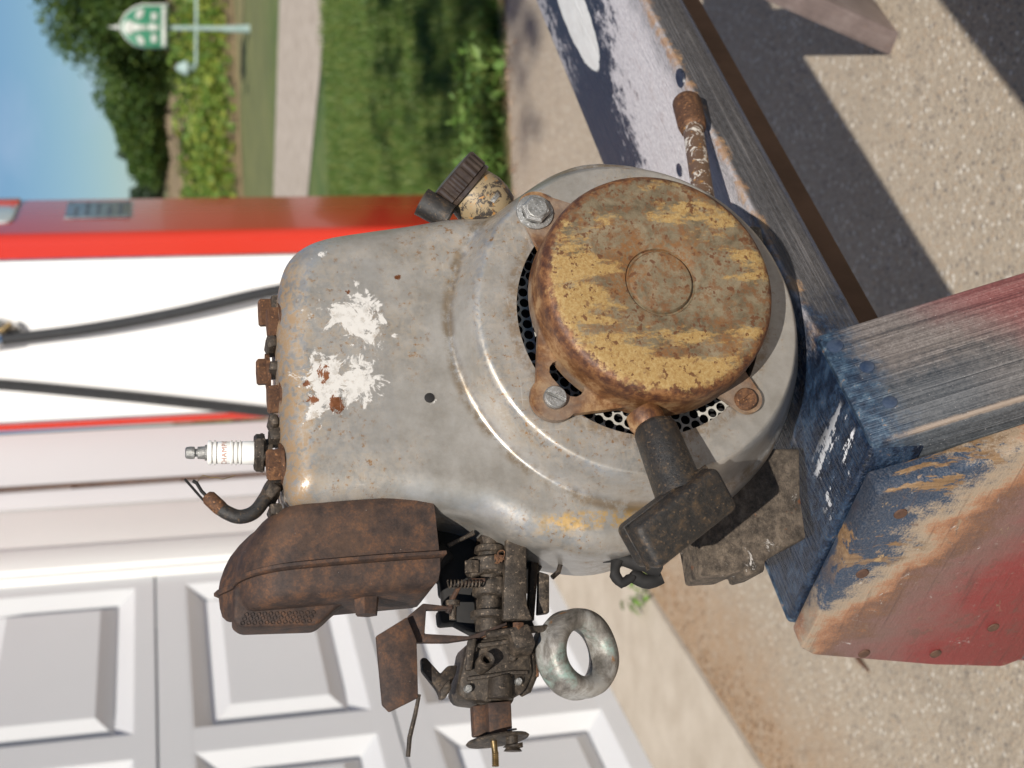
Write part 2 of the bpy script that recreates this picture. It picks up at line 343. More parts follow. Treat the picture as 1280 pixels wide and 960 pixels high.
    return k.done(c, rg, 0, k.bump(g, .9, .0014, k.bump(nf, .3, .0006, k.bump(nm, .6, .002))))
def m_leg():
    k = NB('painted_leg_wood'); o = k.sep(); x, y, z = o[0], o[1], o[2]          # z from 0 at the top downwards (negative)
    g = k.noise(1, 5, .6, k.map((430, 430, 6))); gw = k.noise(1, 4, .6, k.map((90, 90, 4))); n = k.noise(16, 7, .72); nf = k.noise(620, 4, .8); nm = k.noise(160, 6, .75)
    gr = k.math('ADD', k.math('MULTIPLY', g, .45), k.math('ADD', k.math('MULTIPLY', nf, .35), k.math('MULTIPLY', nm, .2)))
    c = k.ramp(gr, (.38, (.055, .050, .050)), (.50, (.145, .122, .108)), (.62, (.27, .235, .215)))
    red = k.ramp(gr, (.38, (.11, .036, .036)), (.52, (.22, .080, .075)), (.66, (.36, .20, .185)))
    zz = k.math('ADD', z, k.math('MULTIPLY', k.math('SUBTRACT', n, .5), .07))
    rm = k.band(k.math('SUBTRACT', zz, k.math('MULTIPLY', x, .9)), -.085, -.150)
    c = k.mix(rm, c, red)
    dk = k.math('MULTIPLY', k.band(k.math('ADD', x, k.math('MULTIPLY', k.math('SUBTRACT', nm, .5), .03)), .012, -.014), k.band(zz, -.15, -.05))
    c = k.mix(k.math('MULTIPLY', dk, .8), c, k.ramp(gr, (.40, (.018, .026, .034)), (.62, (.10, .11, .12))))
    c = k.mix(k.math('MULTIPLY', k.band(y, -.034, -.031), .75), c, k.ramp(gr, (.40, (.02, .026, .032)), (.60, (.12, .13, .14)), (.7, (.3, .29, .28))))
    arr = k.band(k.math('ADD', k.math('SUBTRACT', k.math('ADD', x, .048), k.math('ADD', y, .036)), k.math('MULTIPLY', k.math('SUBTRACT', nm, .5), .004)), -.0035, -.001, .001, .004)
    c = k.mix(k.math('MULTIPLY', arr, .7), c, (.36, .27, .20))
    blue = k.band(k.math('ADD', zz, k.math('MULTIPLY', k.math('SUBTRACT', nm, .5), .04)), -.036, -.008)
    c = k.mix(blue, c, k.ramp(k.noise(110, 8, .78), (.40, (.008, .016, .034)), (.52, (.026, .050, .085)), (.60, (.07, .115, .16)), (.65, (.32, .17, .08))))
    wf = k.ramp(k.noise(900, 2, .6), (.70, 0), (.74, .8)); c = k.mix(wf, c, (.55, .52, .5))
    return k.done(c, k.ramp(nf, (.3, .34), (.7, .6)), 0, k.bump(g, .9, .0014, k.bump(nf, .4, .0006, k.bump(gw, .5, .002))))
def m_farleg():
    k = NB('mauve_grey_leg_paint'); g = k.noise(1, 5, .6, k.map((260, 260, 6))); nf = k.noise(500, 4, .8); n = k.noise(26, 6, .7)
    c = k.ramp(k.math('ADD', k.math('MULTIPLY', g, .4), k.math('MULTIPLY', n, .6)), (.34, (.15, .115, .11)), (.5, (.22, .17, .16)), (.68, (.34, .28, .265)))
    c = k.mix(k.ramp(k.noise(60, 6, .75), (.66, 0), (.69, .9)), c, (.36, .22, .11))
    return k.done(c, .5, 0, k.bump(g, .6, .001, k.bump(nf, .3, .0006)))
def m_foot():
    k = NB('caked_cast_iron'); n = k.noise(120, 9, .78); f = k.noise(520, 6, .8)
    c = k.ramp(n, (.38, (.035, .026, .019)), (.5, (.095, .072, .052)), (.62, (.19, .145, .105)))
    c = k.mix(k.ramp(f, (.55, 0), (.7, .7)), c, (.20, .165, .13))
    c = k.mix(k.ramp(k.noise(70, 9, .8, dist=.6), (.615, 0), (.64, 1)), c, (.50, .46, .42))
    c = k.mix(k.ramp(k.noise(55, 5, .7), (.64, 0), (.68, .8)), c, (.20, .07, .025))
    return k.done(c, .75, .05, k.bump(f, .6, .0012, k.bump(n, .8, .003)))
def m_gusset():
    k = NB('oversprayed_gusset'); o = k.sep(); x, y, z = o[0], o[1], o[2]          # x: 0 at the front leg, negative to the back corner; z: 0 at the top edge
    n = k.noise(14, 7, .65); nf = k.noise(700, 4, .8); nm = k.noise(70, 8, .75); ns = k.noise(30, 7, .7, k.map((1, 1, .35), (0, rad(-48), 0)))
    v = k.math('SUBTRACT', k.math('MULTIPLY', x, -.45), z)
    for t, a in ((n, .07), (nf, .06), (ns, .10), (nm, .06)): v = k.math('ADD', v, k.math('MULTIPLY', k.math('SUBTRACT', t, .5), a))
    c = k.ramp(k.math('MULTIPLY', v, 5.0), (0, (.010, .019, .036)), (.27, (.022, .046, .085)), (.34, (.30, .235, .17)), (.40, (.36, .27, .185)), (.47, (.34, .155, .075)), (.56, (.15, .072, .042)), (.66, (.18, .095, .080)), (.79, (.205, .080, .070)), (1, (.24, .024, .025)))
    c = k.mix(k.ramp(nf, (.45, 0), (.65, .22)), c, (.36, .30, .26), 'MIX')
    c = k.mix(k.math('MULTIPLY', k.ramp(k.noise(40, 8, .78), (.56, 0), (.62, .6)), k.band(v, .09, .12)), c, (.13, .075, .06))
    chn = k.noise(26, 8, .72, k.map((1, 1, .4), (0, rad(28), 0)), .5)
    chip = k.math('MULTIPLY', k.ramp(chn, (.53, 0), (.545, 1)), k.math('MULTIPLY', k.band(v, .085, .055), k.band(x, -.13, -.07)))
    wood = k.ramp(k.noise(1, 6, .7, k.map((320, 320, 14), (0, rad(24), 0))), (.3, (.12, .065, .03)), (.55, (.25, .15, .072)), (.75, (.36, .26, .155)))
    c = k.mix(chip, c, wood)
    sp = k.math('MULTIPLY', k.ramp(k.noise(90, 8, .8), (.62, 0), (.635, 1)), k.band(v, .08, .05)); c = k.mix(sp, c, (.36, .24, .12))
    fk = k.noise(48, 9, .8, dist=.7)
    c = k.mix(k.ramp(fk, (.612, 0), (.622, .85)), c, k.ramp(nm, (.42, (.10, .055, .04)), (.58, (.33, .23, .15))))
    c = k.mix(k.ramp(k.noise(70, 9, .8, dist=.5), (.64, 0), (.65, .8)), c, (.50, .46, .42))
    gv = k.noise(1, 4, .6, k.map((14, 14, 260), (0, rad(-20), 0))); c = k.mix(k.ramp(gv, (.58, 0), (.66, .35)), c, (.06, .035, .03))
    return k.done(c, k.ramp(nf, (.3, .3), (.7, .55)), 0, k.bump(k.math('MAXIMUM', chip, k.ramp(fk, (.612, 0), (.622, 1))), -.9, .0012, k.bump(nm, .6, .0026, k.bump(nf, .5, .0007, k.bump(gv, .4, .0012)))))
def m_muffler():
    k = NB('rusted_muffler'); n = k.noise(90, 9, .78); f = k.noise(620, 5, .8); b = k.noise(24, 6, .68)
    c = k.ramp(n, (.40, (.026, .016, .013)), (.5, (.058, .033, .023)), (.62, (.135, .062, .03)))
    c = k.mix(k.ramp(f, (.45, 0), (.6, .7)), c, (.045, .03, .025)); c = k.mix(k.ramp(b, (.52, 0), (.66, .35)), c, (.12, .062, .032))
    fl = k.ramp(k.noise(700, 2, .5), (.77, 0), (.79, 1)); c = k.mix(fl, c, (.55, .5, .45))
    return k.done(c, .72, .15, k.bump(f, .35, .0006, k.bump(n, .3, .0012)))
def m_grime(name, c1, c2, c3, rough=.6, metal=.35):
    k = NB(name); n = k.noise(190, 9, .78); f = k.noise(900, 4, .8); g = k.noise(45, 5, .65)
    c = k.mix(k.ramp(g, (.42, 0), (.58, .75)), k.ramp(n, (.40, c1), (.50, c2), (.60, c3)), k.ramp(f, (.42, c1), (.58, c2)))
    c = k.mix(k.ramp(k.noise(520, 3, .6), (.62, 0), (.66, .7)), c, tuple(min(.7, v * 1.9) for v in c3))
    return k.done(c, k.ramp(f, (.3, rough - .15), (.7, rough + .15)), metal, k.bump(f, .45, .0004, k.bump(n, .6, .0012)))
def m_pump_paint(name, col, rough=.18):
    k = NB(name); c = k.mix(k.ramp(k.noise(3, 5, .6), (.4, 0), (.8, .12)), col, tuple(.8 * v for v in col))
    m = k.done(c, rough, 0); k.b.inputs['Coat Weight'].default_value = .3; return m
def m_garage(name, c, grain=True):
    k = NB(name); n = k.noise(1, 4, .6, k.map((3, 3, 240) if grain else (60, 60, 60)))
    cc = k.mix(k.ramp(k.noise(5, 5, .6), (.45, 0), (.8, .1)), c, tuple(.82 * v for v in c))
    return k.done(cc, .45, 0, k.bump(n, .15, .001))
def m_ring():
    k = NB('tarnished_brass'); n = k.noise(45, 7, .7, dist=.5); f = k.noise(170, 5, .75)
    c = k.ramp(n, (.38, (.09, .08, .068)), (.5, (.22, .20, .175)), (.62, (.42, .405, .375)))
    c = k.mix(k.ramp(k.noise(60, 6, .7), (.60, 0), (.66, .8)), c, (.30, .14, .04)); 
    y = k.sep()[1]
    c = k.mix(k.math('MULTIPLY', k.ramp(f, (.40, 0), (.6, 1)), k.ramp(k.noise(28, 5, .6), (.52, 0), (.62, .8))), c, (.27, .38, .33))
    return k.done(c, k.ramp(f, (.4, .42), (.6, .65)), .35, k.bump(n, .5, .0012, k.bump(f, .3, .0005)))
def m_paintchip(name, base, chip, sc=60, thr=.5):
    k = NB(name); n = k.noise(sc, 8, .75, dist=.8); c = k.mix(k.ramp(n, (thr, 0), (thr + .03, 1)), base, chip)
    c = k.mix(k.ramp(k.noise(sc * 1.6, 6, .7), (.58, 0), (.62, 1)), c, (.40, .20, .06))
    return k.done(c, .5, .1, k.bump(n, .4, .0008))

MAT = dict(
    concrete=m_concrete(), apron=m_apron(), lawn=m_grass_ground(),
    blade=m_leaf('grass_blade', (.06, .13, .022), (.115, .20, .036), (.26, .28, .075)),
    leaf=m_leaf('tree_leaf', (.028, .068, .010), (.055, .115, .016), (.12, .18, .028)),
    leaf2=m_leaf('far_tree_leaf', (.03, .055, .026), (.04, .07, .032), (.06, .09, .04)),
    crop=m_leaf('crop_leaf', (.07, .15, .02), (.15, .24, .03), (.33, .36, .06)),
    weed=m_leaf('weed_leaf', (.09, .18, .03), (.15, .27, .05), (.22, .33, .08)),
    bark=simple('bark', (.07, .055, .04), (.14, .11, .08), 12, .9, 0, .8, .02),
    gravel=simple('gravel', (.40, .325, .25), (.56, .475, .385), 9, .9, 0, .5, .01),
    stubble=simple('stubble', (.26, .17, .09), (.36, .27, .13), 3, .9, 0, .4, .02),
    verge=simple('verge', (.16, .15, .06), (.30, .25, .11), 5, .9, 0, .5, .03),
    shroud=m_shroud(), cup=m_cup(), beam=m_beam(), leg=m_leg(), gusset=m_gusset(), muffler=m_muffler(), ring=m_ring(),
    rawwood=simple('shaded_raw_wood', (.12, .07, .04), (.19, .11, .065), 14, .8, 0, .3, .001),
    grime=m_grime('oily_iron', (.018, .014, .011), (.045, .033, .025), (.10, .07, .045)),
    grime2=m_grime('dusty_casting', (.022, .017, .013), (.062, .048, .036), (.14, .105, .075), .58, .3),
    rustbolt=m_grime('rusted_bolt', (.05, .024, .014), (.12, .054, .025), (.22, .105, .045), .7, .15),
    steel=m_grime('dull_steel', (.24, .235, .22), (.36, .35, .33), (.47, .46, .44), .42, .7),
    alu=m_grime('dirty_aluminium', (.06, .05, .04), (.12, .10, .078), (.24, .21, .175), .65, .2),
    rubber=m_grime('dusty_black_rubber', (.013, .012, .012), (.028, .025, .022), (.080, .052, .030), .45, 0.0),
    hose=simple('hose_rubber', (.02, .02, .021), (.03, .03, .031), 60, .42, 0, .1),
    black=simple('flat_black', (.006, .006, .006), (.014, .012, .011), 60, .8, 0, .1),  # plain black, also used for the shade put in behind the carburettor
    ceramic=simple('white_ceramic', (.78, .76, .71), (.84, .82, .78), 40, .16, 0, 0.0),
    redink=simple('red_ink', (.35, .10, .05), (.40, .13, .07), 60, .5, 0, 0),
    screen=simple('screen_metal', (.52, .49, .43), (.68, .65, .6), 90, .4, .3, .1),
    brass=simple('brass_thread', (.14, .095, .045), (.32, .23, .11), 200, .35, .8, .1),
    capb=simple('cap_bakelite', (.030, .020, .016), (.060, .042, .032), 90, .3, 0, .15),
    neck=m_paintchip('flaked_filler_paint', (.30, .225, .13), (.045, .036, .03), 130, .51),
    pipe=m_paintchip('flaked_pipe_paint', (.13, .075, .045), (.66, .60, .52), 80, .54),
    pumpred=m_pump_paint('pump_red', (.56, .035, .018)), pumpwhite=m_pump_paint('pump_white', (.84, .83, .82), .25),
    chrome=simple('chrome', (.5, .5, .5), (.62, .62, .62), 20, .15, 1.0, 0), plate=simple('rating_plate', (.17, .22, .25), (.30, .36, .38), 30, .35, .5, .1),
    plateink=simple('plate_ink', (.07, .09, .11), (.10, .12, .14), 30, .5, 0, 0),
    glass=simple('pump_window', (.50, .56, .58), (.60, .66, .68), 5, .1, 0, 0),
    door=m_garage('garage_door_paint', (.67, .67, .675)), trim=m_garage('trim_paint', (.84, .83, .80), False), siding=m_garage('shade_toned_siding', (.47, .455, .47), False),  # siding: the wing's shade is put into its mauve-grey colour
    signgreen=simple('sign_green', (.02, .16, .085), (.03, .20, .105), 10, .5, 0, .1), signwhite=simple('sign_white', (.40, .41, .37), (.60, .60, .55), 14, .5, 0, .1),
    postpaint=simple('post_paint', (.26, .36, .33), (.36, .45, .42), 10, .6, 0, .1),
    twig=simple('twig', (.06, .03, .02), (.12, .06, .035), 90, .8),
    roofing=simple('roof_shingle', (.08, .075, .07), (.13, .12, .11), 8, .9),
)

# ------------------------------------------------------------------ ground
EDGE_Y = 4.14
def sheet(name, x0, x1, y0, y1, z, mat, nx=1, ny=1):
    bm = bmesh.new(); g = [[bm.verts.new((x0 + (x1 - x0) * i / nx, y0 + (y1 - y0) * j / ny, z)) for i in range(nx + 1)] for j in range(ny + 1)]
    for j in range(ny):
        for i in range(nx): bm.faces.new((g[j][i], g[j][i + 1], g[j + 1][i + 1], g[j + 1][i]))
    o = fin(bm, name, mat); tag(o, kind='structure'); return o
sheet('lawn', -900, 900, -60, 1500, -0.03, MAT['lawn'], 4, 4)
bm = bmesh.new(); random.seed(4)          # driveway slab with a slightly crumbled far edge
edge = [(-1.2 + i * .12, EDGE_Y + random.uniform(-.018, .018)) for i in range(80)]
poly = [Vector((9, -12, 0)), Vector((-6, -12, 0)), Vector((-6, EDGE_Y, 0))] + [Vector((x, y, 0)) for x, y in edge]
bm_prism(bm, poly[::-1], Vector((0, 0, -.09)))
o = fin(bm, 'driveway', MAT['concrete'], smooth=20); tag(o, kind='structure')
WD = Vector((.386, .9225, 0)).normalized(); WN = Vector((WD.y, -WD.x, 0)); B0 = GP(675, 677)   # foot of the garage door's right edge
WALL_ROT = math.atan2(WD.y, WD.x)
def WP(t, n, h): return Vector((B0.x, B0.y, 0)) + WD * t + WN * n + Vector((0, 0, h))
bm = bmesh.new(); bm_prism(bm, [WP(-8, -.02, .014), WP(-8, .365, .014), WP(.62, .365, .014), WP(.62, -.02, .014)], Vector((0, 0, -.05)), .006, 2)
o = fin(bm, 'apron', MAT['apron']); tag(o, kind='structure')
# gravel road and field strips beyond
def strip(name, near, far, z, mat):
    bm = bmesh.new(); (a, b), (c, d) = near, far
    e = (b - a).normalized(); a2 = a - e * 60; b2 = b + e * 60; e2 = (d - c).normalized(); c2 = c - e2 * 60; d2 = d + e2 * 60
    A = []; Bv = []
    for i in range(61):
        t = i / 60; A.append(a2.lerp(b2, t)); Bv.append(c2.lerp(d2, t))
    random.seed(8)
    va = [bm.verts.new((p.x + random.uniform(-.06, .06), p.y + random.uniform(-.06, .06), z)) for p in A]; vb = [bm.verts.new((p.x, p.y, z)) for p in Bv]
    for i in range(60): bm.faces.new((va[i], va[i + 1], vb[i + 1], vb[i]))
    tag(fin(bm, name, mat), kind='structure')
gp = lambda x, y: GP(x, y, -.03)
strip('gravel_road', (gp(386, 240), gp(410, 10)), (gp(343, 240), gp(350, 10)), -.022, MAT['gravel'])
strip('verge_strip', (gp(298, 240), gp(305, 10)), (gp(289, 240), gp(296, 10)), -.024, MAT['verge'])
sheet('field', -400, 400, 19, 260, -.02, MAT['stubble'], 2, 2)

# ------------------------------------------------------------------ garage
gar = empty('garage', WP(0, 0, 0), WALL_ROT)
tag(gar, 'white garage with a panelled overhead door beside the driveway', 'garage')
def gbox(name, x0, x1, y0, y1, z0, z1, mat, parent=gar, bev=.003):          # x along the wall, y inwards (positive = into the building)
    bm = bmesh.new(); bm_box(bm, ((x0 + x1) / 2, (y0 + y1) / 2, (z0 + z1) / 2), (x1 - x0, y1 - y0, z1 - z0), None, bev)
    return fin(bm, name, mat, parent)
CORN = .605
gbox('wall', .02, CORN - .004, .012, .2, .014, 2.7, MAT['trim'])
gbox('corner_board', CORN - .10, CORN + .012, -.012, .10, .014, 2.7, MAT['trim'])
gbox('door_casing', .03, .155, -.016, .011, .014, 2.30, MAT['trim'])
gbox('door_stop', .002, .029, -.004, .03, .014, 2.26, MAT['trim'])
gbox('wall', -6.2, .02, .06, .2, 2.30, 2.7, MAT['trim'])
gbox('door_header', -6.2, .155, -.016, .055, 2.31, 2.46, MAT['trim'])
SH = .558; PW = .685; GAPW = .084; NP = 5
for s in range(4):
    z0 = .014 + s * SH; z1 = z0 + SH - .006
    zb, zt = z0 + .045, z1 - .075
    bm = bmesh.new(); x1 = 0.0; xl = -.054 - NP * (PW + GAPW) + GAPW - .054
    for (a, b, c, d) in [(xl, x1, z0, zb), (xl, x1, zt, z1)]: bm_box(bm, ((a + b) / 2, .035, (c + d) / 2), (b - a, .04, d - c))
    xs = [(-.054, 0.0)] + [(-.054 - k * (PW + GAPW), -.054 - k * (PW + GAPW) + GAPW) for k in range(1, NP)] + [(xl, xl + .054)]
    for (a, b) in xs: bm_box(bm, ((a + b) / 2, .0352, (zb + zt) / 2), (b - a, .0396, zt - zb))
    sec = fin(bm, 'door_section', MAT['door'], gar)
    for k in range(NP):
        b_ = -.054 - k * (PW + GAPW); a_ = b_ - PW
        bm = bmesh.new(); rings = []
        for ins, dep in ((0, .0156), (.006, .0156), (.052, .048), (.096, .022), (.10, .022)):
            rings.append([bm.verts.new(p) for p in ((a_ + ins, dep, zb + ins), (b_ - ins, dep, zb + ins), (b_ - ins, dep, zt - ins), (a_ + ins, dep, zt - ins))])
        for A, B in zip(rings, rings[1:]):
            for i in range(4): bm.faces.new((A[i], A[(i + 1) % 4], B[(i + 1) % 4], B[i]))
        bm.faces.new(rings[-1])
        fin(bm, 'raised_panel', MAT['door'], sec, 10)
gbox('roof_edge', -6.5, CORN + .3, -.35, .4, 2.705, 2.86, MAT['trim'])
bm = bmesh.new(); bm_prism(bm, [Vector((-6.5, -.36, 2.862)), Vector((CORN + .3, -.36, 2.862)), Vector((CORN + .3, 3.2, 4.2)), Vector((-6.5, 3.2, 4.2))], Vector((0, 0, .05)))
fin(bm, 'roof', MAT['roofing'], gar)
# set-back side wing with wide lap siding, seen past the corner
sw = empty('house_wing', Vector((-1.6, 4.40, 0))); tag(sw, 'lap-sided wing, coloured as shaded, behind the garage corner', 'house')
bm = bmesh.new(); bm_box(bm, (.735, .2, 1.6), (1.57, .16, 3.3)); fin(bm, 'wall', MAT['siding'], sw)
for i in range(10):
    bm = bmesh.new(); z = i * .33 + .05
    vs = [Vector((-.1, .115, z + .33)), Vector((-.1, .086, z)), Vector((-.1, .118, z))]
    bm_prism(bm, vs, Vector((1.45, 0, 0)), .001, 1); fin(bm, 'siding_board', MAT['siding'], sw)
bm = bmesh.new(); bm_box(bm, (1.315, .08, 1.62), (.055, .07, 3.2), None, .004); fin(bm, 'corner_board', MAT['siding'], sw)
bm = bmesh.new(); bm_box(bm, (1.44, .085, 1.62), (.16, .06, 3.2), None, .004); fin(bm, 'corner_board', MAT['siding'], sw)
bm = bmesh.new(); bm_box(bm, (1.352, .086, 1.6), (.012, .05, 3.1)); fin(bm, 'joint_strip', MAT['twig'], sw)

# ------------------------------------------------------------------ fuel pump at the slab edge
pr = YP(150, 292, 4.15); PY = rad(-20)                                       # front right corner
pump = empty('fuel_pump', Vector((pr.x, pr.y, -.03)), PY)
tag(pump, 'old red and white fuel pump with black hoses beside the garage', 'fuel pump')
PWD = .604; PD = .50; PH = 1.95
def rrect(x0, x1, y0, y1, rs, n=8):                                           # rounded rectangle, radii for (x1,y0),(x1,y1),(x0,y1),(x0,y0)
    out = []
    for (cx, cy, r, a0) in ((x1 - rs[0], y0 + rs[0], rs[0], -90), (x1 - rs[1], y1 - rs[1], rs[1], 0), (x0 + rs[2], y1 - rs[2], rs[2], 90), (x0 + rs[3], y0 + rs[3], rs[3], 180)):
        for i in range(n + 1):
            a = rad(a0 + 90 * i / n); out.append(Vector((cx + r * math.cos(a), cy + r * math.sin(a), 0)))
    return out
bm = bmesh.new(); bm_prism(bm, [p + Vector((0, 0, .12)) for p in rrect(-PWD, 0, 0, PD, (.035, .02, .02, .03))], Vector((0, 0, PH - .12)))
fin(bm, 'cabinet', MAT['pumpred'], pump)
bm = bmesh.new(); bm_prism(bm, [p for p in rrect(-PWD - .03, .03, -.03, PD + .03, (.03, .03, .03, .03))], Vector((0, 0, .12))); fin(bm, 'plinth', MAT['apron'], pump)
bm = bmesh.new(); bm_box(bm, (-.318, -.004, .95), (.488, .016, 1.60), None, .006, 3); fin(bm, 'front_panel', MAT['pumpwhite'], pump)
for xx in (-.070, -.566):
    bm = bmesh.new(); bm_box(bm, (xx, -.003, .95), (.007, .014, 1.60), None, .002); fin(bm, 'panel_trim', MAT['chrome'], pump)
# side fittings
sidew = bmesh.new(); bm_prism(sidew, [Vector((.0, .02 + p.x, 1.52 + p.y)) for p in rrect(.14, .46, 0, .34, (.03, .03, .03, .03))], Vector((.006, 0, 0)), .002)
w_ = fin(sidew, 'side_window', MAT['glass'], pump)
bm = bmesh.new(); bm_box(bm, (.004, .445, 1.70), (.012, .06, .36), None, .003); fin(bm, 'window_frame', MAT['pumpred'], w_)
bm = bmesh.new(); bm_box(bm, (.003, .31, 1.28), (.004, .22, .19), None, .001); pl = fin(bm, 'rating_plate', MAT['plate'], pump)
random.seed(3)
for r_ in range(5):
    bm = bmesh.new(); xx = .225
    for q in range(5):
        wd = random.uniform(.015, .035)
        bm_box(bm, (.0055, xx + wd / 2, 1.345 - r_ * .033), (.0015, wd, random.uniform(.006, .015))); xx += wd + .006
    fin(bm, 'print_line', MAT['plateink'], pl)
for yy in (.207, .413):
    for zz in (1.195, 1.365):
        bm = bmesh.new(); bm_lathe(bm, [(.007, 0), (.006, .003), (0, .004)], (.005, yy, zz), (1, 0, 0), 10); fin(bm, 'rivet', MAT['plateink'], pl)
# hoses: picture position -> pump-local at a clearance from the panel
PRI = Matrix.Rotation(-PY, 3, 'Z')
def PL(x, y, d):
    co = PRI @ (CAM - pump.location); di = PRI @ ray(x, y); t = (d - co.y) / di.y; return co + di * t
bm = bmesh.new(); bm_tube(bm, spline([PL(-60, 433, -.07), PL(0, 425, -.07), PL(110, 411, -.075), PL(220, 391, -.08), PL(345, 363, -.085), PL(450, 350, -.085), PL(520, 372, -.085), PL(555, 420, -.085), PL(540, 470, -.08), PL(470, 505, -.06), PL(400, 522, -.05), PL(335, 515, -.045), PL(200, 500, -.042), PL(100, 490, -.04), PL(0, 481, -.038), PL(-60, 478, -.038)], 8), .0165, 12)
fin(bm, 'hose', MAT['hose'], pump)
bm = bmesh.new(); bm_prism(bm, [PL(-40, 392, -.012), PL(2, 396, -.012), PL(26, 405, -.012), PL(28, 418, -.012), PL(-40, 420, -.012)], Vector((0, -.03, 0)), .004); fin(bm, 'hose_bracket', MAT['chrome'], pump)
bm = bmesh.new(); bm_tube(bm, [PL(-30, 410, -.03), PL(4, 413, -.05), PL(14, 404, -.045)], .010, 10); fin(bm, 'bracket_hook', MAT['brass'], pump)
bm = bmesh.new(); bm_tube(bm, [PL(-40, 431, -.07), PL(3, 425, -.07)], .020, 12); fin(bm, 'hose_ferrule', MAT['chrome'], pump)

# ------------------------------------------------------------------ roadside sign
spx = GP(312, 36, -.03); SY = spx.y
sign = empty('farm_sign', spx); tag(sign, 'green and white arched sign on a painted post beyond the gravel road', 'sign')
def SG(x, y, d=0.0): return YP(x, y, SY + d) - spx
bm = bmesh.new(); bm_tube(bm, [Vector((0, 0, 0)), SG(150, 34)], .028, 8); fin(bm, 'post', MAT['postpaint'], sign)
bm = bmesh.new(); bm_tube(bm, [SG(313, 36), SG(278, 36)], [.05, .035], 8); fin(bm, 'post_sleeve', MAT['postpaint'], sign)
bm = bmesh.new(); pts = [(210, 6), (210, 61), (180, 61), (168, 58), (158, 50), (151, 40), (150, 34), (151, 27), (157, 17), (168, 9), (178, 6)]
bm_prism(bm, [SG(x, y, -.03) for x, y in pts], Vector((0, -.05, 0)), .008); fin(bm, 'board_frame', MAT['signwhite'], sign)
bm = bmesh.new(); cx, cy = 182, 34
bm_prism(bm, [SG(cx + (x - cx) * .945, cy + (y - cy) * .945, -.082) for x, y in pts], Vector((0, -.012, 0)), .002); bd = fin(bm, 'green_board', MAT['signgreen'], sign)
def mark(pts, dep=-.097):
    bm = bmesh.new(); bm_prism(bm, [SG(x, y, dep) for x, y in pts], Vector((0, -.006, 0)), .001); fin(bm, 'white_marking', MAT['signwhite'], bd)
mark([(154, 30), (160, 25), (166, 27), (166, 42), (160, 43), (154, 39)])
mark([(171, 12), (180, 11), (179, 19), (176, 23), (169, 24)]); mark([(170, 45), (176, 45), (181, 51), (180, 56), (174, 55)])
mark([(166, 29), (184, 32), (184, 37), (166, 39)]); mark([(186, 29), (198, 31), (198, 38), (186, 38)])
mark([(189, 16), (196, 16), (196, 25), (189, 25)]); mark([(189, 43), (196, 43), (196, 53), (189, 53)]); mark([(202, 9), (207, 9), (207, 58), (202, 58)])
bm = bmesh.new(); bm_lathe(bm, [(.0, 0), (.035, .015), (.02, .05), (.01, .09), (0, .14)], SG(150, 34), (0, 0, 1), 10); fin(bm, 'finial', MAT['signwhite'], sign)
bm = bmesh.new(); bm_tube(bm, [SG(246, -40), SG(245, 84)], .016, 8); fin(bm, 'cross_arm', MAT['postpaint'], sign)
bm = bmesh.new(); bm_lathe(bm, [(0, 0), (.035, .01), (.05, .06), (.09, .10), (.07, .16), (.03, .22), (0, .23)], SG(245, 85), (0, 0, 1), 10); fin(bm, 'arm_ornament', MAT['postpaint'], sign)
tag(sign, None)

# ------------------------------------------------------------------ vegetation
def leafquad(V, F, p, s, n=None):
    n = Vector((random.gauss(0, 1), random.gauss(0, 1), random.gauss(0, 1))).normalized() if n is None else n
    a = n.orthogonal().normalized(); a = Matrix.Rotation(random.uniform(0, 6.28), 3, n) @ a; b = n.cross(a)
    i = len(V); l = s * random.uniform(.7, 1.3); w = l * .5
    V += [p - a * l * .5, p + b * w * .5 + n * l * .08, p + a * l * .5, p - b * w * .5 + n * l * .08]; F.append((i, i + 1, i + 2, i + 3))
def from_py(name, V, F, mat, parent=None):
    me = bpy.data.meshes.new(name); me.from_pydata([tuple(v) for v in V], [], F); return link(name, me, mat, parent)
def tree(loc, rx, ry, h, base, nl, leaf, mat, label, group=None, seed=1, nclump=26, trunk=None, parts=True):
    random.seed(seed)
    t = empty('tree', loc); tag(t, label, 'tree', group)
    V, F = [], []; cz = (h + base) / 2; hz = (h - base) / 2; cl = []
    for i in range(nclump):
        a = random.uniform(0, 6.28); e = random.uniform(-1, 1); rr = random.uniform(.35, .92)
        q = math.sqrt(max(0, 1 - e * e)); cl.append((Vector((math.cos(a) * q * rx * rr, math.sin(a) * q * ry * rr, cz + e * hz * rr)), random.uniform(.22, .42)))
    for i in range(nl):
        c, k = random.choice(cl); d = Vector((random.gauss(0, 1), random.gauss(0, 1), random.gauss(0, 1))).normalized() * (random.random() ** .45)
        leafquad(V, F, c + Vector((d.x * rx * k, d.y * ry * k, d.z * min(hz, rx) * k)), leaf)
    from_py('crown', V, F, mat, t)
    if parts:
        bm = bmesh.new(); tr = trunk or h * .03
        bm_tube(bm, [Vector((0, 0, -.1)), Vector((.05 * tr, 0, base)), Vector((tr * .4, 0, cz + hz * .4))], [tr * 1.2, tr, tr * .35], 9)
        for i in range(5):
            c = random.choice(cl)[0]; bm_tube(bm, [Vector((0, 0, base * .8 + i * hz * .12)), c.lerp(Vector((0, 0, base)), .4), c], [tr * .45, tr * .3, tr * .08], 6)
        fin(bm, 'trunk', MAT['bark'], t)
    return t
def at(u_y, Y, z=-.03):
    p = YP(205, u_y, Y); p.z = z; return p
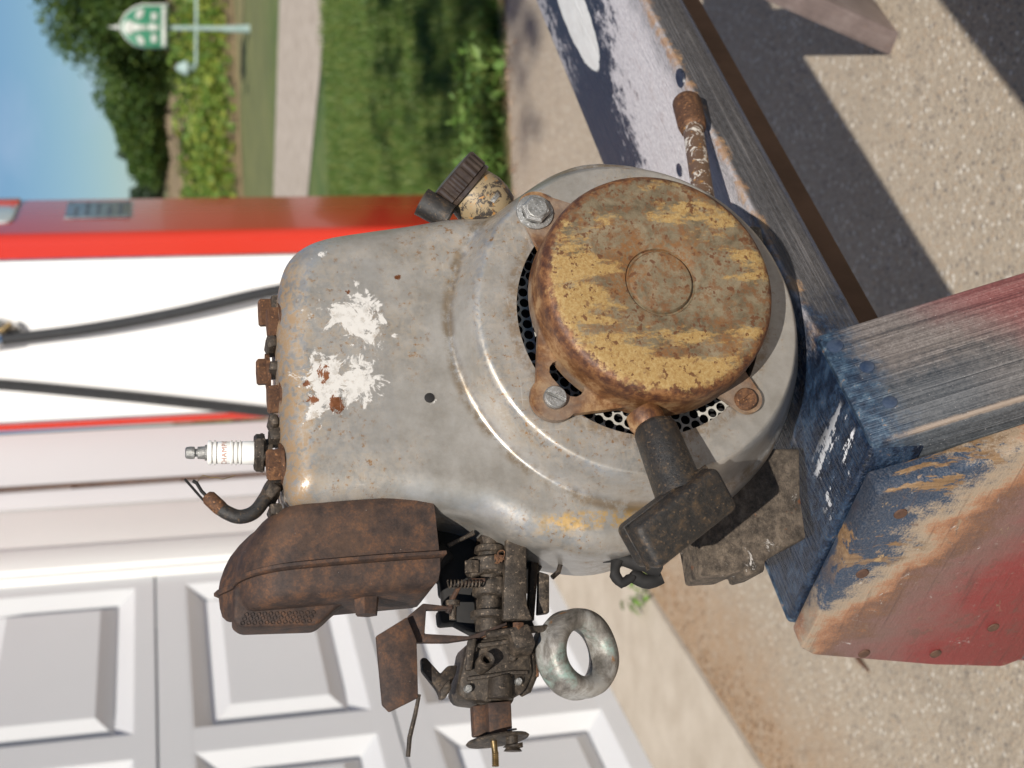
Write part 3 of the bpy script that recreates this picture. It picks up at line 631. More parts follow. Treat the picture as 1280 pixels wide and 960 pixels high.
for i, (yy, Y, rx, h, lab) in enumerate((
        (-45, 46, 3.6, 4.9, 'tall broad tree at the right end of the roadside tree line'), (34, 50, 3.0, 4.0, 'full tree standing directly behind the green sign'),
        (92, 58, 2.8, 3.5, 'medium tree stepping down next to the full tree'), (140, 74, 2.8, 3.3, 'lower rounded tree in the middle of the tree line'),
        (172, 100, 3.2, 3.4, 'small dark tree near the low end of the tree line'))):
    tree(at(yy, Y), rx, rx * .8, h, .3, 14000, .20 * Y / 50, MAT['leaf'], lab, 'trees beyond the field', 20 + i, 34)
for i in range(14):
    Y = 170 + (i * 37 % 60); tree(at(150 + i * 17, Y), 4.4, 4, 4.1 + (i * 7 % 5) * .35, .1, 1500, 1.0, MAT['leaf2'], 'distant hazy tree in the far hedgerow beyond the field', 'far hedgerow trees', 60 + i, 18)
# a yard tree out of the picture whose crown throws the shade on the lawn
t_ = tree(Vector((3.1, -3.1, -.03)), 2.75, 1.75, 7.2, 4.7, 5200, .17, MAT['leaf'], 'broad yard tree shading the lawn edge', None, 5, 40, .16)
# crop rows
def crop():
    random.seed(11); V, F = [], []
    for row in range(9):
        Y = 19.6 + row * .75; x = -1.5
        while x < 9:
            hgt = random.uniform(.42, .85); bx_ = Vector((x, Y + random.uniform(-.12, .12), -.02))
            for k in range(random.randint(16, 24)):
                p = bx_ + Vector((random.gauss(0, .09), random.gauss(0, .09), random.uniform(.08, 1) * hgt)); leafquad(V, F, p, random.uniform(.08, .19))
            x += random.uniform(.10, .2)
    o = from_py('crop_rows', V, F, MAT['crop']); tag(o, 'dense leafy green crop rows beyond the mown verge', 'crop', kind='stuff')
crop()
def grass():
    random.seed(12); V, F = [], []
    for i in range(85000):
        Y = EDGE_Y + .22 + (random.random() ** 1.5) * 4.6; x = random.uniform(.35, .36 * Y + .5)
        if Y < EDGE_Y + .45 and random.random() < .55: continue
        h = random.uniform(.03, .075) * (1.25 if Y < 5 else 1); a = random.uniform(0, 6.28); w = .0022 + .0006 * Y * .6
        b = Vector((x, Y, -.03)); s_ = Vector((math.cos(a), math.sin(a), 0)) * w; tip = b + Vector((random.gauss(0, .025), random.gauss(0, .025), h)); n = len(V)
        V.extend((b - s_, b + s_, tip)); F.append((n, n + 1, n + 2))
    o = from_py('lawn_grass', V, F, MAT['blade']); tag(o, 'mown green lawn grass between the slab and gravel road', 'grass', kind='stuff')
    V, F = [], []
    for i in range(800):                                                      # broad-leaved weeds hugging the slab edge
        x = .55 + random.random() ** 1.3 * 1.4; Y = EDGE_Y + .14 + random.random() ** 1.4 * .35
        if math.sin(x * 5.5 + 3.1) < .1 and random.random() < .93: continue
        leafquad(V, F, Vector((x, Y, random.uniform(-.02, .10))), random.uniform(.025, .055))
    o = from_py('edge_weeds', V, F, MAT['weed']); tag(o, 'low weeds creeping along the crumbled slab edge', 'weeds', kind='stuff')
    V, F = [], []
    for i in range(900):                                                       # leaf litter and chips
        x = random.uniform(.35, 2.2); Y = EDGE_Y + random.gauss(.02, .05)
        leafquad(V, F, Vector((x, Y, .006 if Y < EDGE_Y else -.02)), random.uniform(.008, .022), Vector((random.gauss(0, .3), random.gauss(0, .3), 1)).normalized())
    o = from_py('edge_litter', V, F, simple('litter', (.22, .12, .06), (.55, .42, .3), 60, .9)); tag(o, 'brown leaf litter and soil along the slab edge', 'litter', kind='stuff')
grass()
wp_ = GP(806, 742, .014)
wd_ = empty('weed', Vector((wp_.x, wp_.y, 0))); tag(wd_, 'small green weed growing from the joint beside the apron', 'weed'); random.seed(2)
for i in range(11):
    V, F = [], []; a = random.uniform(0, 6.28); r_ = random.uniform(.02, .05); z_ = random.uniform(.012, .06)
    p = Vector((math.cos(a) * r_, math.sin(a) * r_, z_)); leafquad(V, F, p, random.uniform(.03, .045), Vector((math.cos(a) * .5, math.sin(a) * .5, 1)).normalized()); from_py('leaf', V, F, MAT['weed'], wd_)
bm = bmesh.new()
for i in range(6): bm_tube(bm, [Vector((0, 0, 0)), Vector((random.gauss(0, .015), random.gauss(0, .015), .03)), Vector((random.gauss(0, .03), random.gauss(0, .03), .05))], .0012, 5)
fin(bm, 'stem', MAT['weed'], wd_)
a, b, c = GP(1066, 814, .004), GP(1074, 826, .006), GP(1086, 839, .003)
bm = bmesh.new(); bm_tube(bm, [a, b, c], [.004, .004, .002], 6); tw = fin(bm, 'twig', MAT['twig']); tag(tw, 'short dark twig lying on the concrete beside the sawhorse', 'twig')
def dirt():
    random.seed(31); V, F = [], []
    for i in range(2600):
        t = random.uniform(-2.2, .5); n = .37 + abs(random.gauss(0, .05)) * (1 + 1.6 * (abs(t + .95) < .28)); p = WP(t, n, .0015)
        leafquad(V, F, p, random.uniform(.004, .012), Vector((random.gauss(0, .25), random.gauss(0, .25), 1)).normalized())
    o = from_py('joint_dirt', V, F, simple('dirt_crumbs', (.17, .09, .045), (.36, .24, .14), 90, .95)); tag(o, 'brown dirt crumbs gathered along the apron joint', 'dirt', kind='stuff')
dirt()

# ------------------------------------------------------------------ sawhorse
P1 = GP(1090, 560, BEAM_H); HEAD = rad(45.9); SROT = math.pi / 2 - HEAD
HX = Vector((math.sin(HEAD), math.cos(HEAD), 0)); HN = Vector((math.cos(HEAD), -math.sin(HEAD), 0))
def sawhorse(loc, label):
    s = empty('sawhorse', Vector((loc.x, loc.y, 0)), SROT); tag(s, label, 'sawhorse', 'painted wooden sawhorses on the driveway')
    LEN = 1.225; Wd = .180
    bm = bmesh.new(); bm_box(bm, (LEN / 2, Wd / 2, -.019), (LEN, Wd, .038), None, .004, 3)
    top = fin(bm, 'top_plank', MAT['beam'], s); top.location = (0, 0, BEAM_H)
    kp = GP(850, 98, BEAM_H) - P1
    for (kx, ky, kr) in ((kp.dot(HX), -kp.dot(HN), .0070), (.36, .062, .005)):
        bm = bmesh.new(); bm_lathe(bm, [(kr, -.001), (kr * .9, .0006), (kr * .5, .0004), (0, .0002)], (0, 0, 0), AZ_, 18, up=Vector((1, 0, 0)))
        for v in bm.verts: v.co.x *= 1.5
        kn = fin(bm, 'knot', MAT['knot'], top); kn.location = (kx, ky, 0)
    bm = bmesh.new(); bm_box(bm, (LEN / 2, Wd / 2, BEAM_H - .038 - .039), (LEN - .14, .024, .076), None, .002); fin(bm, 'under_beam', MAT['rawwood'], s)
    SPL = rad(21); LL = (BEAM_H - .008) / math.cos(SPL) + .01
    for (x, sgn) in ((.049, -1), (LEN - .049, -1), (.049, 1), (LEN - .049, 1)):
        bm = bmesh.new(); bm_box(bm, (0, -.0185, -LL / 2), (.096, .036, LL), None, .003, 2)
        lg = fin(bm, 'leg', MAT['leg'] if x < .5 else MAT['farleg'], s)
        lg.rotation_euler = (-SPL, 0, 0) if sgn < 0 else (-SPL, 0, math.pi)
        lg.location = (x, .032 if sgn < 0 else Wd - .032, BEAM_H - .0123)
        if sgn > 0: lg.rotation_euler = (Matrix.Rotation(math.pi, 3, 'Z') @ Matrix.Rotation(-SPL, 3, 'X')).to_euler()
        for (nx, nz_, r_) in ((-.022, -.022, .0048), (.010, -.020, .0048), (.034, -.008, .0055)):
            bm = bmesh.new(); bm_lathe(bm, [(r_, 0), (r_ * .96, .0012), (r_ * .6, .0018), (0, .002)], (nx, -.0362, nz_), (0, -1, 0), 14)
            n_ = fin(bm, 'nail_head', MAT['nail'], lg)
    for (x, rz) in ((0, -math.pi / 2), (LEN, math.pi / 2)):
        poly = [(-.020, -.003), (-.004, -.05), (.002, -.062), (.020, -.105), (.026, -.128), (.034, -.150), (.050, -.196), (-.229, -.196), (-.237, -.182), (-.224, -.120), (-.194, -.016), (-.184, -.003)]
        bm = bmesh.new(); bm_prism(bm, [Vector((a, -.020, b)) for a, b in poly], Vector((0, .019, 0)), .0025, 2)
        g = fin(bm, 'gusset', MAT['gusset'], s); g.rotation_euler = (0, 0, rz); g.location = (x, 0 if rz < 0 else Wd, BEAM_H)
        for (a, b) in ((-.197, -.055), (-.207, -.115), (-.03, -.12), (-.18, -.15), (-.10, -.02), (-.04, -.025)):
            bm = bmesh.new(); bm_lathe(bm, [(.0045, 0), (.0042, .001), (0, .0014)], (a, -.0202, b), (0, -1, 0), 12); fin(bm, 'nail_head', MAT['twig'], g)
    return s
AZ_ = Vector((0, 0, 1)); MAT['knot'] = simple('dark_knot', (.012, .014, .025), (.035, .035, .05), 200, .4); MAT['farleg'] = m_farleg(); MAT['foot'] = m_foot()
MAT['nail'] = simple('painted_nail', (.02, .035, .07), (.06, .08, .12), 120, .4, .1)
sawhorse(P1, 'paint-splattered wooden sawhorse carrying the old engine')
P2 = P1 + HN * .495 + HX * -.25
sawhorse(P2, 'empty paint-splattered wooden sawhorse parallel to the one carrying the engine')

# ------------------------------------------------------------------ the engine
eng = empty('engine', ENG_LOC, ENG_YAW)
tag(eng, 'rusty single-cylinder engine with grey shroud and recoil starter on the sawhorse', 'engine')
AY = Vector((0, 1, 0)); AZ = Vector((0, 0, 1)); AX = Vector((1, 0, 0))
def smooth01(t): t = max(0.0, min(1.0, t)); return t * t * (3 - 2 * t)
CC = L(800, 394, 0)                                       # blower centre
OUT = [(755, 191), (805, 196), (857, 213), (905, 243), (950, 284), (985, 337), (1004, 386), (1009, 430), (1007, 470), (1001, 510), (986, 548), (965, 578), (930, 612), (890, 640), (850, 662), (810, 678), (770, 684),
       (720, 678), (660, 664), (600, 648), (540, 640), (480, 633), (430, 636), (395, 638), (370, 634), (357, 617), (352, 580), (349, 520), (346, 450), (346, 390), (350, 352), (360, 326), (380, 308), (410, 297), (460, 289), (510, 282), (560, 274), (598, 268), (616, 256), (634, 240), (658, 222), (690, 204), (722, 195)]
def shroud():
    pts = [L(x, y, .012 + .026 * smooth01((640 - x) / 60)) for x, y in OUT]
    dense = spline(pts + [pts[0]], 8)[:-1]
    P2d = [(p.x, p.z) for p in dense]
    N = 420
    # radial outline by angle around the blower centre
    def hit(a):
        dx, dz = math.cos(a), math.sin(a); best = 0
        for i in range(len(P2d)):
            x1, z1 = P2d[i][0] - CC.x, P2d[i][1] - CC.z; x2, z2 = P2d[(i + 1) % len(P2d)][0] - CC.x, P2d[(i + 1) % len(P2d)][1] - CC.z
            ex, ez = x2 - x1, z2 - z1; den = dx * ez - dz * ex
            if abs(den) < 1e-12: continue
            t = (x1 * ez - z1 * ex) / den; s = (x1 * dz - z1 * dx) / den
            if t > 0 and -1e-6 <= s <= 1 + 1e-6: best = max(best, t)
        return best
    segs = [(P2d[i], P2d[(i + 1) % len(P2d)]) for i in range(len(P2d))]
    def dist(x, z):
        b = 1e9
        for (x1, z1), (x2, z2) in segs:
            ex, ez = x2 - x1, z2 - z1; l2 = ex * ex + ez * ez + 1e-18
            t = max(0, min(1, ((x - x1) * ex + (z - z1) * ez) / l2)); qx, qz = x1 + t * ex - x, z1 + t * ez - z
            d = qx * qx + qz * qz
            if d < b: b = d
        return math.sqrt(b)
    zneck = L(610, 400, .012).z
    def depth(x, z, s, r):
        f = smooth01((r - .1025) / .0150)
        d = .024 * f                                     # duct lies behind the blower drum
        bead = 0.0
        d += bead
        duct = smooth01((z - (zneck - .085)) / .05)
        lowl = smooth01((CC.x - .03 - x) / .05)
        R = .004 + .016 * max(duct, lowl * .9)
        if s < R: d += R - math.sqrt(max(0, R * R - (R - s) ** 2))
        return d
    bm = bmesh.new(); rings = []; R_IN = .0790; ang = [2 * math.pi * i / N for i in range(N)]; ro = [hit(a) for a in ang]
    M = 84
    rings.append([bm.verts.new((CC.x + R_IN * math.cos(a), .010, CC.z + R_IN * math.sin(a))) for a in ang])
    dl = [0] * N
    for j in range(M + 1):
        t = j / M; ring = []
        for i, a in enumerate(ang):
            r = R_IN + (ro[i] - R_IN) * (1 - (1 - t) ** 1.35)
            x = CC.x + r * math.cos(a); z = CC.z + r * math.sin(a)
            d = depth(x, z, dist(x, z) if t > .35 else 1, r); dl[i] = d
            ring.append(bm.verts.new((x, d, z)))
        rings.append(ring)
    for k, (dd, gr) in enumerate(((.012, 1.0), (.04, 1.0), (.075, .998), (.0765, .975), (.04, .973))):
        rings.append([bm.verts.new((CC.x + ro[i] * gr * math.cos(a), max(dl[i] + .003, .02 + dd) if k < 3 else .02 + dd, CC.z + ro[i] * gr * math.sin(a))) for i, a in enumerate(ang)])
    for A, B in zip(rings, rings[1:]):
        for i in range(N): bm.faces.new((A[i], A[(i + 1) % N], B[(i + 1) % N], B[i]))
    o = fin(bm, 'shroud', MAT['shroud'], eng, 50); return o
shr = shroud()
# drilled hole in the shroud
hp = L(537, 497, .0235)
bm = bmesh.new(); bm_lathe(bm, [(.0033, .0010), (.0030, -.0002), (.0026, -.0004), (0, -.0003)], hp + Vector((0, 0, 0)), AY, 16); fin(bm, 'drilled_hole', MAT['black'], shr)
# cooling screen behind the starter
def screen():
    bm = bmesh.new(); p = .0072; rh = .00305; yv = .017
    rows = int(.085 / (p * .866)) + 1
    for j in range(-rows, rows + 1):
        for i in range(-14, 15):
            cx = (i + (j % 2) * .5) * p; cz = j * p * .866; r = math.hypot(cx, cz)
            if r > .0785 or r < .058: continue
            hexv = []; cir = []
            for k in range(12):
                a = math.pi / 6 * k + math.pi / 6 * 0; rr = (p / 2) / math.cos(((a - math.pi / 6 * 0 + math.pi / 6) % (math.pi / 3)) - math.pi / 6) if True else 0
                hexv.append(bm.verts.new((CC.x + cx + rr * math.cos(a), yv, CC.z + cz + rr * math.sin(a)))); cir.append(bm.verts.new((CC.x + cx + rh * math.cos(a), yv, CC.z + cz + rh * math.sin(a))))
            for k in range(12): bm.faces.new((hexv[k], hexv[(k + 1) % 12], cir[(k + 1) % 12], cir[k]))
    bmesh.ops.remove_doubles(bm, verts=bm.verts, dist=.00003)
    bmesh.ops.solidify(bm, geom=bm.faces[:], thickness=.0008)
    return fin(bm, 'cooling_screen', MAT['screen'], eng)
screen()
bm = bmesh.new(); bm_lathe(bm, [(.0, .034), (.086, .034), (.088, .040), (.088, .075), (0, .075)], Vector((CC.x, 0, CC.z)), AY, 48); fin(bm, 'flywheel', MAT['black'], eng)
# recoil starter
C0 = L(803, 378, 0); C1 = L(827, 352, -.033)
SC = Vector((C0.x, 0, C0.z)); 
st = None
def starter():
    bm = bmesh.new()
    prof = [(0, -.0343), (.0150, -.0343), (.0192, -.0338), (.0201, -.0326), (.0205, -.0306), (.0216, -.0306), (.0223, -.0322), (.027, -.0331), (.050, -.0336), (.0645, -.0334), (.0695, -.0326), (.0722, -.0306), (.0738, -.0265), (.0744, -.0190), (.0746, -.0100), (.0748, -.0015), (.0748, .0015), (.072, .002)]
    bm_lathe(bm, prof, Vector((C1.x * .5 + C0.x * .5, 0, C1.z * .5 + C0.z * .5)), AY, 96)
    return fin(bm, 'starter_housing', MAT['cup'], eng, 35)
C0 = C1.lerp(C0, .5); C0.y = 0
st = starter()
def ear(name, c, r, spread, hole=None, thick=.004, lift=.001):
    c = L(*c, 0); v = Vector((C0.x - c.x, 0, C0.z - c.z)); d = v.normalized(); n = Vector((-d.z, 0, d.x)); poly = []
    for i in range(15):
        a = math.pi / 2 + math.pi * i / 14; poly.append(Vector((c.x, 0, c.z)) + d * math.cos(a) * r + n * math.sin(a) * r)
    b = Vector((C0.x, 0, C0.z))
    poly = [b - d * .052 + n * spread] + [p for p in poly] + [b - d * .052 - n * spread]
    holes = [poly] + ([[Vector((p.x, 0, p.z)) for p in hole]] if hole else [])
    tri = tessellate_polygon(holes); allv = [p for h in holes for p in h]
    bm = bmesh.new(); vs = [bm.verts.new(p + Vector((0, -thick - lift, 0))) for p in allv]
    for t in tri:
        try: bm.faces.new([vs[i] for i in t])
        except ValueError: pass
    g = bmesh.ops.extrude_face_region(bm, geom=bm.faces[:]); bmesh.ops.translate(bm, verts=[e for e in g['geom'] if isinstance(e, bmesh.types.BMVert)], vec=(0, thick, 0))
    return fin(bm, name, MAT['cup'], st, 30)
ear('ear', (669, 266), .0125, .030)
slot = []
s0, s1 = L(697, 468, 0), L(714, 487, 0); sd_ = (s1 - s0).normalized(); sn_ = Vector((-sd_.z, 0, sd_.x))
for cpt, a0 in ((s1, -90), (s0, 90)):
    for i in range(7):
        a = rad(a0 + 180 * i / 6); slot.append(cpt + sd_ * math.cos(a) * .0068 + sn_ * math.sin(a) * .0068)
ear('ear', (691, 500), .0150, .046, slot, .005)
ear('ear', (931, 501), .0095, .018)
def flanged_bolt(c, d):
    q = L(*c, d); bm = bmesh.new(); bm_lathe(bm, [(0, 0), (.0118, 0), (.0118, -.0016), (.0086, -.0022)], q, AY, 28)
    bm_lathe(bm, [(.0092, -.0018), (.0092, -.0055), (.0078, -.0068), (0, -.0068)], q, AY, 6, up=Vector((.3, 0, 1)))
    bm_lathe(bm, [(.0066, -.0066), (.0066, -.0074), (.0062, -.0077), (0, -.0077)], q, AY, 24); return bm
b_ = fin(flanged_bolt((668, 266), -.005), 'hex_bolt', MAT['steel'], st, 35)
def slot_screw(c, d, r, ang, mat, cross=False):
    q = L(*c, d); bm = bmesh.new(); w = r * .13; n = 40; u = Vector((math.cos(ang), 0, math.sin(ang))); v = Vector((-math.sin(ang), 0, math.cos(ang)))
    bm_lathe(bm, [(r, 0), (r, -.0030), (r * .92, -.0038), (r * .9, -.0036), (0, -.0024)], q, AY, 32)
    for s in (1, -1):
        poly = []
        a0 = math.asin(w / (r * .92))
        for i in range(13):
            a = a0 + (math.pi - 2 * a0) * i / 12; poly.append(q + (u * math.cos(a) + v * math.sin(a) * s) * r * .93 + Vector((0, -.0030, 0)))
        bm_prism(bm, poly, Vector((0, -.0012, 0)), .0003, 1)
    return fin(bm, 'slotted_screw', mat, st, 35)
slot_screw((693, 498), -.006, .0071, rad(-118), MAT['steel'])
slot_screw((931, 500), -.005, .0070, rad(-60), MAT['rustbolt'])
# rope outlet nose on the starter side
bm = bmesh.new(); q = L(806, 522, -.012); bm_lathe(bm, [(.0, -.006), (.010, -.005), (.0115, .002), (.0095, .009), (.006, .0105), (.0045, .004)], q, (-.9, -.1, -.35), 20); fin(bm, 'rope_outlet', MAT['cup'], st)
# pull handle
pull = None
sh0, sh1 = L(817, 532, -.016), L(852, 622, -.030)
bm = bmesh.new(); d_ = (sh1 - sh0); bm_tube(bm, [sh0 + d_ * -.02, sh0 + d_ * .02, sh0 + d_ * .08, sh0 + d_ * .5, sh1], [.0085, .0118, .0132, .0140, .0148], 24)
pull = fin(bm, 'handle_shaft', MAT['rubber'], eng)
gc = L(846, 646, -.036); e1 = (L(897, 590, -.036) - L(790, 672, -.040)).normalized()
toc = (RZI @ (CAM - ENG_LOC) - gc).normalized()
nrm = (toc - e1 * toc.dot(e1)).normalized(); e2 = nrm.cross(e1)
tilt = rad(20); nrm2 = nrm * math.cos(tilt) - e2 * math.sin(tilt); e2b = e2 * math.cos(tilt) + nrm * math.sin(tilt)
if (L(850, 600, -.036) - gc).dot(e2b) < 0: pass
Rg = Matrix((e1, e2b, nrm2)).transposed()
bm = bmesh.new(); bm_box(bm, gc, (.0655, .0285, .0255), Rg, .0048, 4)
for v in bm.verts:
    l = (v.co - gc).dot(e1) / .033; v.co -= e2b * (abs(l) ** 2) * .0006
gr_ = fin(bm, 'handle_grip', MAT['rubber'], pull)
bm = bmesh.new(); bm_box(bm, gc, (.0662, .0292, .0011), Rg, .0004, 1); fin(bm, 'mould_seam', MAT['rubber'], pull)

# cylinder head, bolts and spark plug on top
HD = .055
bm = bmesh.new()
for i in range(7):
    p = L(376 + i * 22, 470, HD); bm_box(bm, p + Vector((0, .014, 0)), (.112, .03, .0035), None, .0006, 1)
bm_box(bm, L(430, 470, HD) + Vector((0, .014, 0)), (.085, .028, .075)); fin(bm, 'cylinder_fins', MAT['grime'], eng)
bm = bmesh.new(); bm_box(bm, L(360, 470, HD) + Vector((0, .016, 0)), (.112, .030, .014), None, .002); hd = fin(bm, 'cylinder_head', MAT['grime2'], eng)
def head_bolt(x, y, w, hgt, d, flange=0.0, name='head_bolt', mat=None):
    q = L(x, y, d); r = px(w) / 2 * 1.06; h = px(hgt); bm = bmesh.new()
    prof = [(0, -h / 2)] + ([(flange * r, -h / 2), (flange * r, -h / 2 + .0024), (r, -h / 2 + .003)] if flange else [(r, -h / 2)]) + [(r, h / 2 - .001), (r * .85, h / 2), (0, h / 2)]
    bm_lathe(bm, [(0, -h / 2), (r * .5, -h / 2), (r * .5, -h / 2 - .006), (0, -h / 2 - .006)], q, AZ, 10)
    if flange: bm_lathe(bm, prof[:3] + [(0, prof[2][1])], q, AZ, 24)
    bm_lathe(bm, [(0, -h / 2 + .0005), (r, -h / 2 + .0005)] + [(r, h / 2 - .0012), (r * .86, h / 2), (0, h / 2)], q, AZ, 6, up=Vector((.25 + x * .01, 1, 0)))
    o = fin(bm, name, mat or MAT['rustbolt'], hd, 35); jitter(o, .0003, x); return o
head_bolt(333, 391, 36, 20, .066); head_bolt(343, 403, 38, 19, .046, 1.2); head_bolt(329, 465, 34, 16, .058, 1.25); head_bolt(344, 499, 36, 19, .046, 1.2); head_bolt(344, 581, 40, 21, .046, 1.22)
for (x, y, r_) in ((339, 433, 9), (344, 463, 9), (342, 530, 8), (344, 548, 10), (344, 640, 9), (340, 618, 10)):
    q = L(x, y, .05); bm = bmesh.new(); bm_box(bm, q, (px(r_) * 1.8, .02, px(r_) * 1.5), Matrix.Rotation(x, 3, 'Y'), .002); jitter(fin(bm, 'gasket_lump', MAT['grime2'], hd), .0012, x, 300)
PLD = .058
def ax_profile(x0, items, y=566):                                   # items: (image x, radius px)
    return PB, [(px(r, PLD), (L(x, y, PLD) - PB).dot(PA)) for x, r in items]
PB = L(340, 566, PLD); PA = (L(231, 566, PLD) - PB).normalized()
plug = None
b0, pf = ax_profile(340, [(338, 0), (338, 22), (334, 24), (331, 24)]); 
bm = bmesh.new(); bm_lathe(bm, [(0, 0), (px(17), 0), (px(17), px(10)), (px(24), px(11)), (px(24), px(14))], b0, PA, 24); bm_lathe(bm, [(px(24), px(9)), (px(24), px(19)), (px(21), px(22)), (0, px(22))], b0, PA, 6, up=Vector((.6, 1, 0)))
plug = fin(bm, 'spark_plug', MAT['grime2'], eng, 35)
prof = []
b0, pf = ax_profile(320, [(320, 0), (320, 13.4), (303, 13.4), (302, 12.6), (301, 14), (299.5, 14), (298.5, 12.2), (297, 12.2), (296, 14), (294, 14), (292.8, 12.2), (291.5, 12.2), (290.5, 14), (288.5, 14), (287.5, 12.8), (272, 12.8), (271, 12.2), (270, 14), (267.5, 14), (266.5, 12), (265, 12), (264, 14), (260.5, 14), (259, 12.5), (259, 0)])
bm = bmesh.new(); bm_lathe(bm, pf, b0, PA, 36); cer = fin(bm, 'insulator', MAT['ceramic'], plug, 50)
b0, pf = ax_profile(259, [(259, 0), (259, 9), (256, 9), (256, 7.5), (247, 7), (246.5, 4.5), (244, 4.5), (243, 7), (238, 7.2), (233, 6.6), (231.5, 5), (231.5, 0)])
bm = bmesh.new(); bm_lathe(bm, pf, b0, PA, 20); fin(bm, 'terminal', MAT['steel'], plug, 40)
# lettering printed round the insulator
def lettering():
    tq = bpy.data.curves.new('txt', 'FONT'); tq.body = 'CHAMPION'; tq.size = px(8.6); tq.extrude = 0; tq.space_character = 1.12
    to = bpy.data.objects.new('txt', tq); COL.objects.link(to); dg = bpy.context.evaluated_depsgraph_get(); me = bpy.data.meshes.new_from_object(to.evaluated_get(dg)); bpy.data.objects.remove(to)
    tu = (AX - PA * AX.dot(PA)).normalized(); tv = PA.cross(tu)
    ctr = L(279.8, 566, PLD); r = px(12.8, PLD) + .00012
    bm = bmesh.new(); bm.from_mesh(me); bmesh.ops.subdivide_edges(bm, edges=[e for e in bm.edges if e.calc_length() > .0008], cuts=2)
    for v in bm.verts:
        a = v.co.x / r - rad(76) - ENG_YAW; z = v.co.y
        v.co = PB + PA * ((ctr - PB).dot(PA) + z - px(3)) + tu * (r * math.sin(a)) - tv * (r * math.cos(a))
    o = fin(bm, 'lettering', MAT['redink'], plug); return o
lettering()
# ignition lead
bm = bmesh.new(); bm_tube(bm, spline([L(352, 606, .05), L(341, 606, .048), L(332, 622, .046), L(318, 640, .045), L(300, 646, .045), L(284, 641, .045), L(271, 632, .045)], 8), px(8.5), 14); lead = fin(bm, 'ignition_lead', MAT['rubber'], eng)
bm = bmesh.new(); bm_tube(bm, [L(277, 636.5, .045), L(274, 634, .045), L(261, 622, .045), L(258, 619, .045)], [px(8.8), px(9.2), px(9.0), px(6)], 14); fin(bm, 'lead_sleeve', MAT['rustbolt'], lead)
for pts, r_ in (([(258, 620), (254, 625), (246, 616), (240, 609), (231, 599)], 1.7), ([(257, 619), (252, 614), (246, 604), (241, 601)], 2.4), ([(246, 603), (250, 598), (254, 594), (263, 597), (272, 597), (278, 599), (285, 597), (294, 594)], .55)):
    bm = bmesh.new(); bm_tube(bm, [L(x, y, .045) for x, y in pts], px(r_), 6); fin(bm, 'wire_strand', MAT['black'] if r_ > 1 else MAT['brass'], lead)

# filler neck and cap on the far side
fd = .055
fc = L(600, 250, fd); fa = (L(570, 224, fd - .004) - L(600, 250, fd)).normalized()
bm = bmesh.new(); bm_lathe(bm, [(.006, -.040), (.0075, -.022), (.0165, -.016), (.0192, -.008), (.0200, 0), (.0185, .008), (.0180, .010), (0, .010)], fc, fa, 36); neck = fin(bm, 'filler_neck', MAT['neck'], eng)
bm = bmesh.new(); bm_lathe(bm, [(.0185, .0095), (.0205, .010), (.0205, .0125), (.0195, .013)], fc, fa, 40)
bm_lathe(bm, [(.0196, .0128), (.0212, .0135), (.0212, .0245), (.0200, .0258), (.010, .0266), (0, .0266)], fc, fa, 96, ripple=lambda k, i: 1.0 if (i // 2) % 2 or k in (0, 4, 5) else .955); fin(bm, 'filler_cap', MAT['capb'], neck, 30)
bm = bmesh.new(); bm_tube(bm, [L(562, 272, .05), L(527, 252, .05)], [.0092, .0098], 18); fin(bm, 'breather_tube', MAT['rubber'], eng)
bm = bmesh.new(); bm_lathe(bm, [(.0, 0), (.008, 0), (.0085, .003), (0, .0035)], L(617, 253, .045), fa, 20); fin(bm, 'clamp_washer', MAT['steel'], neck)

# muffler: two pressed shells joined at a rim
def msec(pts, xval):                                                # pts: (image x, depth) at picture row -> loop of (z, depth)
    return [Vector((xval, d, z)) for z, d in pts]
def muffler():
    zr = lambda x: L(x, 690, .04).z; xr = lambda y: L(420, y, .035).x
    base = [(546, .032), (470, .030), (400, .031), (350, .034), (318, .044), (300, .058), (293, .075), (293, .105), (546, .105)]
    base = [(zr(a), d) for a, d in base]; cz = sum(p[0] for p in base) / len(base); cd_ = .068
    def shell(name, rows, parent, mat=MAT['muffler']):
        bm = bmesh.new(); rings = []
        lo = [Vector((0, d, z)) for z, d in base]; dn = spline(lo, 6)
        for (y, sc, dx) in rows: rings.append([bm.verts.new((xr(y), cd_ + (p.y - cd_) * sc, cz + (p.z - cz) * (sc * .45 + .55) * ((1 - dx) if p.z > cz else 1))) for p in dn])
        n = len(dn)
        for A, B in zip(rings, rings[1:]):
            for i in range(n): bm.faces.new((A[i], A[(i + 1) % n], B[(i + 1) % n], B[i]))
        bm.faces.new(rings[0][::-1]); bm.faces.new(rings[-1]); return fin(bm, name, mat, parent, 35)
    m = shell('muffler', [(628, .94, .44), (634, .98, .36), (645, 1, .25), (658, 1, .15), (672, 1, .08), (688, 1, .025), (701, 1, 0)], eng)
    shell('muffler_rim', [(701, 1.08, 0), (702, 1.11, 0), (706, 1.11, 0), (708, 1.06, 0)], m)
    shell('muffler_cover', [(709, 1.0, 0), (724, .985, 0), (736, .94, 0), (743, .84, 0), (746, .72, .03)], m)
    return m
muf = muffler()
